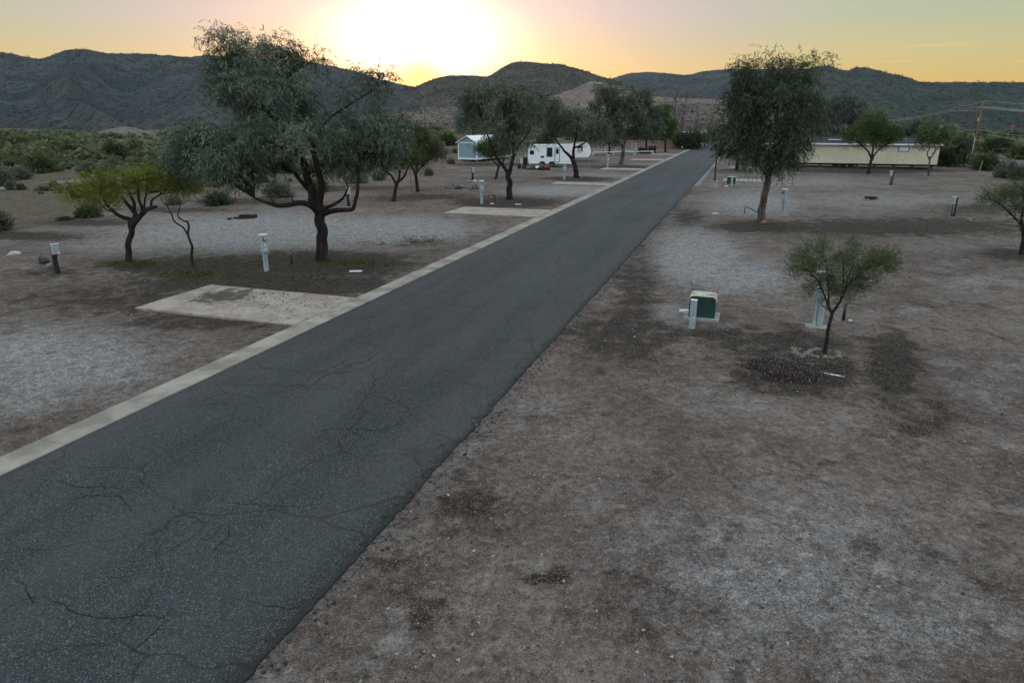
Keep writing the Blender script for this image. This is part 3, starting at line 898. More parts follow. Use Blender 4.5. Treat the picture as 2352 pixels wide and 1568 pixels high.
# ---- the big tree left of the road
tree('eucalyptus_tree', 'big spreading grey-green tree in front of the setting sun, with bare lower limbs', 'tree', (740, 597),
     [[(740, 597, 0, .30), (738, 545, 0, .25), (736, 500, 0, .24), (726, 465, 0, .24)],
      [(726, 480, 0, .24), (712, 440, .2, .20), (705, 405, .3, .17), (690, 360, .2, .14), (650, 300, 0, .10), (600, 240, -.3, .07), (560, 190, -.4, .04)],
      [(730, 478, 0, .20), (742, 430, -.2, .15), (728, 380, -.3, .13), (715, 320, -.4, .12), (690, 250, -.3, .09), (660, 180, 0, .06), (640, 135, .2, .03)],
      [(715, 330, -.4, .09), (760, 270, -.3, .055), (820, 230, 0, .035), (870, 200, .2, .015)],
      [(733, 492, 0, .16), (715, 474, -.4, .13), (690, 466, -.8, .12), (660, 471, -1.2, .11), (640, 472, -1.4, .10), (612, 465, -1.6, .07), (585, 455, -1.7, .05)],
      [(640, 472, -1.4, .05), (627, 462, -1.5, .03), (618, 452, -1.5, .018)], [(676, 466, -1.0, .035), (668, 450, -1.0, .022), (655, 440, -1.0, .012)],
      [(742, 492, 0, .14), (765, 484, -.3, .12), (795, 482, -.6, .10), (812, 478, -.7, .09), (818, 455, -.7, .085), (822, 420, -.6, .07), (828, 370, -.3, .06), (850, 320, 0, .04)],
      [(735, 480, 0, .11), (755, 475, .3, .085), (775, 465, .6, .07), (790, 452, .8, .055), (800, 430, .9, .035)],
      [(712, 440, .2, .12), (690, 415, .8, .10), (680, 398, 1.0, .09)],
      [(690, 362, .2, .10), (630, 330, -.8, .07), (560, 320, -1.5, .05), (480, 320, -1.8, .03)],
      [(705, 400, .3, .09), (780, 350, .9, .07), (850, 310, 1.2, .05), (930, 280, 1.3, .025)]],
     [(590, 124, 56, 24, 0, 1.5), (650, 124, 44, 26, .3, 1.1), (506, 112, 16, 34, -.4, .6), (540, 148, 50, 24, 0.4, 1.0), (615, 195, 100, 46, -.6, 2.6),
      (540, 205, 60, 48, .4, 1.2), (685, 235, 45, 58, .5, 1.3), (620, 275, 100, 56, 1.2, 1.7), (700, 315, 66, 46, -1.0, 1.4), (550, 318, 95, 42, -1.0, 2.6), (445, 335, 85, 45, -.8, 2.8),
      (500, 368, 105, 46, -1.4, 3.4), (410, 385, 45, 35, 0, 1.0), (575, 384, 65, 30, .8, 1.4), (540, 404, 55, 20, -1.2, 1.0), (640, 370, 50, 28, 1.5, .9), (790, 365, 50, 45, .6, 1.6),
      (850, 345, 75, 55, .8, 2.6), (885, 310, 55, 50, .2, 1.6), (905, 280, 36, 34, 1.0, .4), (830, 285, 34, 40, 0, .45), (770, 290, 36, 44, 1, .6), (790, 382, 55, 24, .2, .9),
      (735, 395, 24, 24, .6, .4), (850, 372, 55, 20, 1.2, .7), (838, 176, 34, 8, 0, .28), (812, 215, 26, 26, .4, .1), (870, 235, 36, 30, .5, .16), (878, 182, 14, 6, 0, .2), (718, 145, 14, 10, 0, .2)],
     'euc', 'euc', dens=0.95, L=0.19, Wd=0.030, seed=3, clump=0.46, nper=27, step=0.12, kclump=9)

# ---- eucalypts along the kerb
EG = 'drooping grey-green trees along the kerb'
tree('eucalyptus_tree', 'round-headed tree with a forked trunk standing before the grey cabin and caravan', 'tree', (1170, 458),
     [[(1170, 458, 0, .27), (1170, 420, 0, .22), (1166, 398, 0, .21)], [(1167, 402, 0, .18), (1155, 380, 0, .14), (1140, 360, 0, .10), (1120, 310, 0, .07), (1105, 270, 0, .04)],
      [(1168, 402, 0, .18), (1178, 370, 0, .14), (1180, 320, 0, .11), (1175, 260, 0, .07), (1170, 220, 0, .04)], [(1178, 350, 0, .1), (1210, 310, .4, .07), (1230, 270, .5, .04)]],
     [(1150, 216, 58, 20, 0, 1.4), (1112, 240, 46, 26, -.4, 1.3), (1195, 245, 50, 40, .3, 1.7), (1165, 282, 58, 38, -1, 2.0), (1105, 268, 30, 18, .5, .5), (1208, 275, 34, 32, 0, 1.0),
      (1174, 326, 40, 26, -.6, 1.2), (1150, 312, 20, 14, .4, .35)],
     'euc_far', 'euc', dens=0.85, L=0.26, Wd=0.05, seed=5, clump=0.6, nper=24, step=0.15, kclump=9, group=EG)
tree('eucalyptus_tree', 'leaning two-stemmed tree in front of the white caravan', 'tree', (1325, 408),
     [[(1325, 408, 0, .33), (1320, 385, 0, .26), (1316, 366, 0, .25)], [(1316, 370, 0, .2), (1305, 355, 0, .16), (1292, 342, 0, .12), (1270, 310, 0, .07), (1255, 280, 0, .04)],
      [(1317, 368, 0, .2), (1318, 345, 0, .16), (1322, 320, 0, .11), (1330, 280, 0, .06)], [(1320, 340, 0, .11), (1340, 330, -.4, .09), (1355, 318, -.5, .06), (1375, 310, 0, .04)]],
     [(1265, 248, 40, 26, 0, 1.3), (1290, 275, 55, 30, .5, 1.7), (1252, 292, 40, 28, 0, 1.2), (1330, 282, 45, 26, -.5, 1.3), (1300, 305, 55, 14, .4, 1.1), (1372, 300, 36, 22, .3, 1.4), (1352, 312, 30, 12, 0, .6), (1240, 312, 20, 12, 0, .4)],
     'euc_far', 'euc', dens=0.85, L=0.3, Wd=0.06, seed=6, clump=0.65, nper=22, step=0.17, kclump=9, group=EG)
tree('eucalyptus_tree', 'tall open-crowned tree right of the caravan, its trunk beside the fifth slab', 'tree', (1427, 378),
     [[(1427, 378, 0, .32), (1430, 355, 0, .27), (1431, 340, 0, .25)], [(1431, 345, 0, .2), (1420, 310, 0, .15), (1408, 280, 0, .11), (1395, 250, 0, .07), (1385, 220, 0, .04)],
      [(1431, 342, 0, .2), (1440, 300, 0, .15), (1448, 260, 0, .09), (1455, 225, 0, .05)], [(1436, 320, 0, .12), (1470, 290, .5, .08), (1490, 270, .5, .04)]],
     [(1398, 212, 34, 18, 0, 1.2), (1385, 238, 32, 26, .4, 1.2), (1420, 238, 44, 30, -.4, 1.6), (1465, 230, 32, 26, .3, 1.2), (1478, 258, 32, 30, 0, 1.2), (1440, 278, 46, 24, .6, 1.3), (1380, 270, 26, 20, 0, .7),
      (1475, 295, 36, 22, .2, 1.1), (1430, 310, 40, 14, 0, .7), (1498, 292, 20, 22, 1, .5)],
     'euc_far', 'euc', 'bark_pale', dens=0.85, L=0.38, Wd=0.08, seed=8, clump=0.8, nper=22, step=0.21, kclump=9, group=EG)
tree('eucalyptus_tree', 'dark dense weeping tree to the right of the road, with a pale leaning trunk', 'tree', (1747, 510),
     [[(1747, 510, 0, .27), (1752, 470, 0, .22), (1759, 435, 0, .21), (1766, 400, 0, .19)], [(1762, 420, 0, .17), (1772, 380, 0, .14), (1780, 320, 0, .11), (1785, 250, 0, .07), (1790, 180, 0, .04)],
      [(1764, 405, 0, .14), (1735, 350, 0, .1), (1720, 280, .2, .07), (1715, 220, .2, .04)], [(1772, 380, 0, .12), (1815, 320, .3, .08), (1840, 260, .4, .05)]],
     [(1705, 158, 26, 12, 0, .4), (1755, 152, 40, 10, 0, .5), (1830, 158, 36, 10, .3, .45), (1878, 148, 16, 6, .4, .15), (1740, 190, 60, 28, 0, 2.0), (1825, 188, 56, 26, .4, 1.5), (1720, 235, 52, 44, -.4, 2.1),
      (1790, 235, 75, 46, -.8, 2.8), (1852, 240, 34, 42, .6, 1.1), (1705, 300, 44, 40, .2, 1.7), (1780, 305, 75, 46, -.6, 2.9), (1845, 295, 42, 42, .3, 1.5), (1690, 328, 28, 16, .4, .6), (1770, 360, 66, 30, 0, 2.2),
      (1822, 345, 46, 30, -.3, 1.2), (1740, 380, 34, 14, .3, .6), (1790, 382, 22, 14, 0, .4), (1668, 285, 14, 30, .4, .3)],
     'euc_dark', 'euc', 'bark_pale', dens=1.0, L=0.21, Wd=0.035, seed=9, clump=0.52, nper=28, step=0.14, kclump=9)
tree('eucalyptus_tree', 'pale hazy tree rising behind the long beige mobile home', 'tree', (1940, 343),
     [[(1940, 343, 0, .4), (1938, 310, 0, .32)], [(1938, 315, 0, .25), (1925, 270, 0, .18), (1915, 235, 0, .08)], [(1938, 315, 0, .25), (1955, 270, 0, .18), (1965, 230, 0, .08)]],
     [(1935, 232, 45, 24, 0, 2.2), (1905, 260, 35, 35, 0, 1.8), (1960, 260, 38, 35, 0, 2.2), (1930, 295, 55, 28, 0, 2.4), (1975, 295, 25, 28, 1, 1.0), (1890, 300, 30, 26, 0, 1.0)],
     'euc_pale', 'euc', dens=0.9, L=0.55, Wd=0.12, seed=10, clump=1.4, nper=24, step=0.38, kclump=9)
# ---- farther trees, partly behind others
FG = 'small trees in the back row'
for (nm, lab, bx, by, top, hw, leaf, sd_) in (
        ('eucalyptus_tree', 'shadowy tree in the back row, directly right of the tall open-crowned tree', 1483, 352, 262, 30, 'euc_far', 21),
        ('eucalyptus_tree', 'dim tree in the back row, left of the tall open-crowned tree', 1398, 356, 285, 34, 'euc_far', 22),
        ('eucalyptus_tree', 'hazy tree behind the round-headed tree and the grey cabin', 1085, 344, 232, 44, 'euc_pale', 23),
        ('mesquite_tree', 'low flat-topped dark tree at the end of the brick wall', 1582, 343, 316, 24, 'sh_dark', 24),
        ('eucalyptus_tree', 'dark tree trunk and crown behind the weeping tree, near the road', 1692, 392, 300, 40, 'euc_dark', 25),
        ('eucalyptus_tree', 'small green tree at the far right side of the road end', 1652, 340, 292, 12, 'pine', 26)):
    hh = by - top
    tree(nm, lab, 'tree', (bx, by), [[(bx, by, 0, .24), (bx + 2, by - hh * .25, 0, .18), (bx, by - hh * .55, 0, .1), (bx - 2, by - hh * .8, 0, .04)]],
         [(bx, top + hh * .18, hw * .7, hh * .16, 0, 1.2), (bx - hw * .4, top + hh * .35, hw * .6, hh * .2, 0, 1.3), (bx + hw * .45, top + hh * .36, hw * .55, hh * .2, 0, 1.3), (bx, top + hh * .5, hw * .8, hh * .18, 0, 1.3)],
         leaf, 'euc' if nm[0] == 'e' else 'feather', dens=0.9, L=0.42, Wd=0.1, seed=sd_, clump=1.0, nper=22, step=0.28, kclump=8, group=FG)
tree('pine_tree', 'narrow bright green conifer with a dark straight trunk before the brick wall', 'tree', (1528, 349),
     [[(1528, 349, 0, .22), (1528, 320, 0, .2), (1527, 280, 0, .12), (1526, 248, 0, .04)]],
     [(1526, 256, 8, 12, 0, .7), (1524, 275, 13, 12, 0, 1.1), (1531, 290, 19, 10, 0, 1.3), (1524, 303, 21, 11, 0, 1.6), (1534, 312, 16, 8, 0, .8)],
     'pine', 'pine', 'bark', dens=1.0, L=0.34, Wd=0.10, seed=12, clump=0.7, nper=30, step=0.22, kclump=9)

# ---- feathery trees
tree('palo_verde_tree', 'yellow-green umbrella tree with dark crooked branches, left of the big tree', 'tree', (296, 602),
     [[(296, 602, 0, .16), (297, 575, 0, .135), (300, 545, 0, .13), (304, 520, 0, .13)], [(302, 525, 0, .12), (298, 505, 0, .10), (280, 500, -.2, .09), (262, 488, -.3, .075), (240, 462, -.4, .06), (228, 440, -.4, .045), (205, 420, -.4, .028), (190, 405, -.4, .015)],
      [(305, 515, 0, .12), (310, 490, 0, .11), (300, 478, .2, .085), (285, 460, .2, .07), (272, 440, .2, .05), (250, 425, .3, .035), (215, 415, .3, .02)],
      [(310, 490, 0, .10), (306, 460, .3, .07), (290, 430, .4, .055), (280, 405, .4, .035), (285, 390, .4, .02)],
      [(305, 520, 0, .13), (325, 488, -.2, .11), (345, 478, -.2, .09), (362, 474, -.2, .06)], [(325, 490, -.2, .08), (322, 460, -.3, .06), (315, 430, -.3, .045), (318, 400, -.3, .025)],
      [(345, 478, -.2, .06), (352, 458, -.2, .045), (368, 445, -.2, .03), (382, 420, 0, .018)], [(330, 480, 0, .05), (338, 440, .3, .035), (340, 400, .4, .02)],
      [(262, 488, -.3, .045), (245, 480, -.6, .03), (225, 462, -.7, .02), (195, 455, -.8, .012)]],
     [(215, 436, 52, 13, -.4, 1.4), (185, 452, 50, 13, -.7, 1.3), (255, 414, 60, 14, .3, 1.8), (290, 436, 50, 14, 0, 1.0), (330, 408, 62, 15, .2, 2.0), (355, 424, 55, 16, 0, 1.5), (405, 434, 48, 13, .8, 1.0), (440, 440, 30, 11, 1, .6), (240, 462, 40, 12, -.6, 1.0),
      (170, 432, 36, 10, -.2, .6), (380, 412, 40, 11, .5, .9)],
     'yellow', 'feather', 'bark', dens=1.0, L=0.08, Wd=0.018, seed=14, clump=0.34, nper=24, step=0.07, kclump=8, wob=.16)
tree('dead_tree', 'thin crooked bare sapling between the umbrella tree and the white pedestal', 'tree', (443, 612),
     [[(443, 612, 0, .075), (440, 585, 0, .06), (441, 565, 0, .055), (432, 540, 0, .05), (434, 520, 0, .045), (430, 508, 0, .045)], [(432, 540, 0, .04), (420, 522, 0, .04), (402, 510, 0, .035), (394, 492, 0, .03), (385, 475, 0, .024), (372, 462, 0, .014), (366, 448, 0, .008)],
      [(430, 510, 0, .04), (416, 504, .1, .034), (408, 495, .1, .026), (412, 478, .1, .02), (414, 462, .1, .012), (412, 450, .1, .006)], [(414, 472, .1, .014), (430, 462, .2, .01), (452, 462, .2, .006)], [(385, 475, 0, .014), (380, 455, -.1, .01), (390, 440, -.1, .006)],
      [(394, 490, 0, .014), (384, 488, 0, .01), (370, 480, 0, .006)]], [], 'yellow', bark='bark', wob=0.05)
tree('mesquite_tree', 'dark-branched olive tree, left of the pair behind the big tree', 'tree', (903, 462),
     [[(903, 462, 0, .17), (908, 435, 0, .14), (912, 420, 0, .14)], [(910, 424, 0, .11), (900, 405, 0, .09), (888, 395, 0, .07), (878, 375, 0, .04)], [(912, 422, 0, .11), (918, 400, 0, .09), (916, 370, 0, .07), (912, 345, 0, .04)],
      [(912, 420, 0, .11), (928, 405, 0, .09), (936, 388, 0, .06), (950, 365, 0, .03)]],
     [(905, 350, 38, 24, 0, 2.2), (890, 375, 28, 18, 0, 1.3), (930, 365, 30, 22, .3, 1.6), (915, 335, 30, 18, .4, 1.4), (875, 385, 14, 12, 0, .4)],
     'mesq', 'feather', 'bark', dens=1.0, L=0.13, Wd=0.04, seed=15, clump=0.5, nper=24, step=0.10, kclump=9, group='two olive trees behind the big tree')
tree('mesquite_tree', 'larger dull olive tree with a straight trunk, right of the pair behind the big tree', 'tree', (960, 440),
     [[(960, 440, 0, .17), (956, 410, 0, .14), (954, 395, 0, .14)], [(954, 400, 0, .11), (945, 380, 0, .08), (935, 355, 0, .05), (925, 330, 0, .03)], [(955, 398, 0, .11), (960, 370, 0, .08), (965, 330, 0, .05)],
      [(956, 398, 0, .1), (972, 378, 0, .07), (995, 362, 0, .04)]],
     [(950, 318, 40, 20, 0, 2.2), (975, 345, 40, 25, 0, 2.4), (935, 350, 35, 24, .4, 1.8), (1000, 355, 28, 18, 0, 1.1), (960, 375, 35, 14, .3, 1.0), (970, 320, 28, 14, 0, 1.0)],
     'mesq_dull', 'feather', 'bark', dens=1.0, L=0.14, Wd=0.04, seed=16, clump=0.55, nper=24, step=0.12, kclump=9, group='two olive trees behind the big tree')
tree('mesquite_tree', 'small dark-trunked green tree half behind the round-headed tree', 'tree', (1138, 411),
     [[(1138, 411, 0, .15), (1144, 390, 0, .12), (1146, 380, 0, .12)], [(1146, 382, 0, .09), (1132, 368, 0, .07), (1120, 350, 0, .04)], [(1146, 382, 0, .09), (1156, 370, 0, .07), (1160, 350, 0, .04)]],
     [(1130, 348, 28, 16, 0, 1.8), (1150, 340, 24, 18, .3, 1.4), (1115, 345, 12, 10, 0, .5)], 'mesq', 'feather', 'bark', L=0.17, Wd=0.05, seed=17, clump=0.6, nper=30, step=0.16, kclump=9)
tree('mesquite_tree', 'bright green feathery tree in front of the beige mobile home wall', 'tree', (1995, 399),
     [[(1995, 399, 0, .22), (1999, 375, 0, .17), (2004, 360, 0, .16)], [(2002, 365, 0, .13), (1992, 345, 0, .09), (1975, 330, 0, .06), (1955, 315, 0, .03)], [(2003, 362, 0, .13), (2005, 335, 0, .09), (2004, 300, 0, .05)],
      [(2004, 360, 0, .12), (2018, 345, 0, .08), (2035, 330, 0, .05), (2050, 318, 0, .03)]],
     [(2005, 285, 25, 20, 0, 2.0), (1990, 305, 36, 18, .3, 2.0), (2025, 305, 32, 20, 0, 2.0), (1965, 320, 30, 12, 0, 1.2), (2045, 318, 22, 14, 0, 1.0), (2005, 328, 45, 14, .3, 1.8), (2015, 268, 10, 10, 0, .3)],
     'mesq', 'feather', 'bark', L=0.2, Wd=0.05, seed=18, clump=0.5, nper=15, step=0.16, kclump=9)
tree('mesquite_tree', 'pale twisted-stem tree at the right end of the beige mobile home', 'tree', (2133, 404),
     [[(2133, 404, 0, .12), (2134, 380, 0, .09), (2136, 360, 0, .08)], [(2136, 372, 0, .08), (2130, 352, 0, .06), (2136, 338, 0, .05), (2130, 320, 0, .03)], [(2136, 365, 0, .08), (2148, 348, 0, .06), (2146, 330, 0, .05), (2155, 315, 0, .03)], [(2140, 354, 0, .05), (2156, 340, 0, .04), (2160, 322, 0, .02)]],
     [(2130, 320, 20, 12, 0, 1.0), (2155, 315, 24, 18, .4, 1.4), (2140, 302, 18, 12, .3, .8)], 'verde', 'feather', 'bark_pale', L=0.2, Wd=0.06, seed=19, clump=0.6, nper=26, step=0.18, kclump=9)
tree('palo_verde_tree', 'young feathery green tree ringed with stones beside the dark gravel mound', 'tree', (1893, 815),
     [[(1893, 815, 0, .062), (1898, 785, 0, .05), (1905, 745, 0, .045), (1912, 718, 0, .045)], [(1911, 722, 0, .036), (1898, 690, -.05, .028), (1882, 650, -.1, .022), (1862, 628, -.1, .016), (1838, 605, -.1, .01), (1822, 598, -.1, .006)],
      [(1904, 705, 0, .022), (1902, 660, .1, .018), (1900, 610, .15, .014), (1885, 580, .2, .008)], [(1912, 718, 0, .04), (1930, 690, 0, .032), (1945, 660, 0, .026), (1970, 635, .05, .02), (2000, 610, .1, .014), (2030, 600, .1, .007)],
      [(1940, 668, 0, .022), (1950, 630, .2, .017), (1965, 590, .25, .011), (1975, 565, .25, .006)], [(1930, 690, 0, .02), (1938, 645, -.2, .015), (1935, 600, -.3, .01), (1925, 565, -.3, .006)], [(1970, 635, .05, .014), (2005, 640, .15, .01), (2040, 618, .2, .006)]],
     [(1880, 596, 62, 36, 0, 2.0), (1920, 575, 58, 28, .1, 1.7), (1975, 600, 60, 38, 0, 2.4), (2015, 605, 42, 34, .1, 1.5), (1940, 640, 62, 42, 0, 2.4), (1850, 625, 46, 28, -.1, 1.0), (1880, 660, 36, 34, .1, .8), (1985, 660, 50, 28, -.1, 1.1), (1925, 685, 46, 24, 0, .8), (2040, 600, 18, 20, 0, .3), (1815, 610, 16, 14, 0, .2)],
     'verde', 'feather', 'bark', L=0.04, Wd=0.008, seed=20, clump=0.17, nper=25, step=0.058, kclump=8)
tree('palo_verde_tree', 'wispy green tree cut by the right edge of the picture', 'tree', (2346, 584),
     [[(2346, 584, 0, .10), (2350, 540, 0, .085), (2345, 505, 0, .075)], [(2346, 515, 0, .06), (2330, 500, 0, .05), (2305, 475, 0, .035), (2285, 462, 0, .02), (2262, 458, 0, .01)], [(2345, 505, 0, .06), (2352, 470, 0, .05), (2350, 430, 0, .03)], [(2350, 520, 0, .05), (2390, 480, .3, .03), (2420, 450, .3, .02)]],
     [(2300, 452, 38, 16, 0, 1.5), (2335, 440, 40, 20, .2, 1.9), (2380, 440, 48, 26, 0, 2.2), (2350, 480, 40, 22, 0, 1.4), (2400, 490, 48, 28, 0, 1.8), (2345, 530, 22, 18, 0, .6), (2275, 465, 18, 10, 0, .4)],
     'verde', 'feather', 'bark', L=0.07, Wd=0.016, seed=27, clump=0.32, nper=20, step=0.08, kclump=8)
# bare trees by the wall
for k, (bx, by, top, lean, lab) in enumerate(((1546, 341, 192, 10, 'tallest bare leafless tree behind the brick wall'), (1560, 339, 205, 22, 'bare slender tree leaning right behind the brick wall'),
                                              (1600, 337, 246, 4, 'bare many-twigged tree beyond the end of the brick wall'), (1618, 338, 252, 26, 'dark forked bare tree beside the far end of the road'))):
    hh = by - top
    rr = random.Random(k + 40)
    limbs = [[(bx, by, 0, .22), (bx + lean * .3, by - hh * .4, 0, .15), (bx + lean * .6, by - hh * .7, 0, .09), (bx + lean, top, 0, .03)]]
    for q in range(16):
        f0 = rr.uniform(.2, .88)
        x0, y0 = bx + lean * f0, by - hh * f0
        sgn = rr.choice((-1, 1))
        ln = hh * rr.uniform(.10, .28) * (1.2 - f0)
        limbs.append([(x0, y0, 0, .07), (x0 + sgn * ln * .4, y0 - ln * .6, rr.uniform(-1, 1), .045), (x0 + sgn * ln * .6, y0 - ln * 1.3, rr.uniform(-1.5, 1.5), .015)])
    tree('bare_tree', lab, 'tree', (bx, by), limbs, [], 'mesq', bark='bark_pale', trunk_n=6, group='bare trees near the brick wall')

# ------------------------------------------------------------------ shrubs
protos = {}


def shrub_proto(leaf, seed, nst=420, upright=0.7, L=0.11, Wd=0.035, dome=True):
    """a one metre shrub: twigs fan out of the foot into a broken dome"""
    rng = np.random.default_rng(seed)
    n = nst
    az = rng.random(n) * 2 * PI
    el = np.arcsin(np.clip(rng.random(n) ** upright, 0.04, 0.99))
    d = np.stack([np.cos(az) * np.cos(el), np.sin(az) * np.cos(el), np.sin(el)], -1)
    lump = np.array([0.75 + 0.45 * noise.noise(Vector(q) * 2.2 + Vector((seed, seed, 0))) for q in d])
    s = d * (0.12 + 0.45 * rng.random((n, 1))) * lump[:, None] * np.array([1.0, 1.0, 0.85])
    step = 0.075
    tint = np.clip(0.30 + 0.75 * (lump - 0.75) + rng.random(n) * 0.45 + 0.1, 0, 1)
    V, Fq, tt = foliage(s, d + rng.normal(size=(n, 3)) * 0.22, 6, step, 0.0, 2, L, Wd, -0.25, rng, 0.6, 0.16, 0.008, 0, tint)
    V[:, 2] = np.maximum(V[:, 2], -0.02)
    mb = MB()
    for k in range(9):
        a = k * 2 * PI / 9 + rng.random()
        r = 0.2 + 0.25 * rng.random()
        mb.tube([(0.03 * math.cos(a), 0.03 * math.sin(a), -0.05), (r * 0.5 * math.cos(a), r * 0.5 * math.sin(a), 0.25), (r * math.cos(a), r * math.sin(a), 0.55)], [0.028, 0.02, 0.008], 5)
    return V, Fq, tt, mb


SHRUBS = [
    # px, py foot, width px, height px, leaf, label
    (94, 396, 88, 58, 'sh_green', 'large round green bush left of the dark bush, above the dirt track'),
    (262, 364, 74, 50, 'sh_dark', 'darkest large round bush below the small tan mound'),
    (161, 353, 58, 32, 'sh_green', 'green bush between the two large round bushes'),
    (313, 346, 46, 32, 'sh_green', 'green bush just left of the big tree crown'),
    (206, 397, 70, 34, 'sh_grey', 'wide grey-green bush left of the yellow bush'),
    (262, 392, 66, 40, 'sh_grey', 'grey-green bush under the darkest round bush'),
    (8, 428, 66, 54, 'sh_grey', 'grey bush on the left picture edge above the dirt track'),
    (49, 412, 62, 38, 'sh_grey', 'sage bush with dark stems next to the large round green bush'),
    (49, 437, 30, 22, 'sh_green', 'small green tuft bush at the edge of the dirt track'),
    (24, 437, 26, 30, 'sh_grey', 'thin grey bush left of the small green tuft'),
    (195, 406, 30, 15, 'yellow', 'little yellow-green bush above the umbrella tree'),
    (4, 530, 70, 64, 'sh_grey', 'nearest grey-green bush at the left picture edge inside the wire fence'),
    (206, 500, 76, 42, 'sh_dark', 'dark bush behind the umbrella tree crown'),
    (150, 506, 46, 13, 'sh_dark', 'low dark bush on the boundary bank'),
    (38, 336, 84, 30, 'sh_green', 'broad green bush far left at the foot of the mountain'),
    (103, 334, 90, 26, 'sh_dark', 'broad dark bush row far left in the thicket'),
    (350, 398, 70, 36, 'sh_green', 'green bush under the left side of the big tree'),
    (352, 438, 60, 34, 'mesq', 'olive bush at the left tip of the big tree'),
    (60, 358, 46, 20, 'sh_grey', 'grey bush left of the large round green bush'),
    (215, 340, 60, 24, 'sh_green', 'green bush beside the saguaro'),
    (400, 470, 50, 26, 'sh_grey', 'grey bush behind the thin crooked sapling'),
    (500, 470, 90, 40, 'sh_dark', 'dark bush in the shade under the big tree'),
    (470, 425, 80, 40, 'mesq', 'olive bush seen through the big tree branches'),
    (605, 318, 30, 28, 'yellow', 'yellow bush showing through the middle of the big tree'),
    (640, 452, 90, 44, 'sh_grey', 'grey-olive bush behind the bare lower limb'),
    (735, 440, 60, 40, 'sh_green', 'green bush behind the fork of the big tree'),
    (1030, 335, 54, 36, 'sh_dark', 'dark round bush left of the grey cabin'),
    (1036, 377, 26, 18, 'sh_grey', 'small grey bush at the left corner of the grey cabin'),
    (985, 405, 30, 26, 'sh_grey', 'thin bush right of the two olive trees'),
    (1012, 352, 36, 16, 'sh_grey', 'low bush under the dark round bush'),
    (1000, 305, 60, 20, 'mesq', 'bright green bush behind the sunlit pole'),
    (930, 303, 60, 22, 'sh_dark', 'dark bush behind the far white roof'),
    (820, 420, 70, 36, 'sh_grey', 'grey bush behind the raised right limb of the big tree'),
    (870, 415, 40, 26, 'sh_grey', 'small dry bush left of the olive trees'),
    (1050, 352, 30, 16, 'sh_green', 'green tuft at the wall end behind the grey cabin'),
    (2182, 382, 110, 88, 'sh_dark', 'tall dark bush against the right end of the mobile home'),
    (2140, 352, 60, 60, 'sh_green', 'green bush behind the right end of the mobile home'),
    (2262, 392, 84, 56, 'sh_green', 'round green bush right of the leaning pole foot'),
    (2312, 408, 76, 48, 'sh_grey', 'grey-green bush behind the short green stake'),
    (2352, 414, 70, 48, 'sh_dark', 'dark bush on the right picture edge by the bare dirt'),
    (2205, 352, 90, 50, 'sh_green', 'green bush left of the leaning pole'),
    (2290, 352, 96, 50, 'sh_dark', 'dark bush behind the white lower part of the leaning pole'),
    (2345, 366, 80, 46, 'sh_green', 'bright bush at the right picture edge under the low wires'),
    (2240, 322, 90, 30, 'sh_green', 'green bush between the two poles'),
    (2320, 322, 90, 28, 'sh_green', 'green bush under the red sign'),
    (2170, 322, 70, 26, 'mesq', 'olive bush under the white tank'),
    (2104, 322, 76, 56, 'sh_dark', 'dark spreading bush behind the mobile home roof'),
    (2050, 318, 60, 40, 'sh_green', 'green bush left of the dark spreading bush'),
    (1560, 332, 44, 30, 'sh_dark', 'dark bush behind the brick wall'),
    (1620, 328, 40, 26, 'sh_green', 'green bush at the far end of the road'),
    (1650, 328, 36, 24, 'sh_green', 'green bush on the right of the road end'),
    (1597, 318, 24, 18, 'sh_dark', 'small dark bush by the far white building'),
    (1500, 330, 60, 34, 'sh_grey', 'grey bush behind the brick wall'),
    (1450, 332, 60, 30, 'sh_green', 'green bush at the left end of the brick wall'),
    (1340, 335, 60, 34, 'sh_grey', 'grey bush behind the caravan roof'),
    (1250, 338, 70, 30, 'sh_green', 'green bush between the cabin and the caravan roof'),
    (1900, 335, 60, 26, 'sh_dark', 'dark bush left behind the mobile home roof'),
    (1705, 345, 60, 30, 'sh_grey', 'grey bush behind the weeping tree'),
]
for k, (px, py, wd, ht, leaf, lab) in enumerate(SHRUBS):
    g = G(px, py)
    m_px = g.y / (F * ct - (py - CY) * st)
    key = (leaf, k % 2)
    big = g.y > 70
    if key not in protos:
        protos[key] = shrub_proto(leaf, 50 + k, 420 if not big else 330)
    root = thing('desert_shrub', lab, 'shrub', g, random.random() * 6, 'desert shrubs around the park')
    V, Fq, tt, mb = protos[key]
    mk = 'leafy' + leaf + str(k % 2)
    if mk in bpy.data.meshes:
        fo = bpy.data.objects.new('foliage', bpy.data.meshes[mk])
        COL.objects.link(fo)
        fo.parent = root
        so_ = bpy.data.objects.new('stem', bpy.data.meshes['stems' + leaf + str(k % 2)])
        COL.objects.link(so_)
        so_.parent = root
    else:
        fo = np_mesh('foliage', V, Fq, M[leaf], tt, root)
        fo.data.name = mk
        so_ = mb.build('stem', M['bark'], root)
        so_.data.name = 'stems' + leaf + str(k % 2)
    root.scale = (wd * m_px * 0.56, wd * m_px * 0.56, ht * m_px * 1.06)
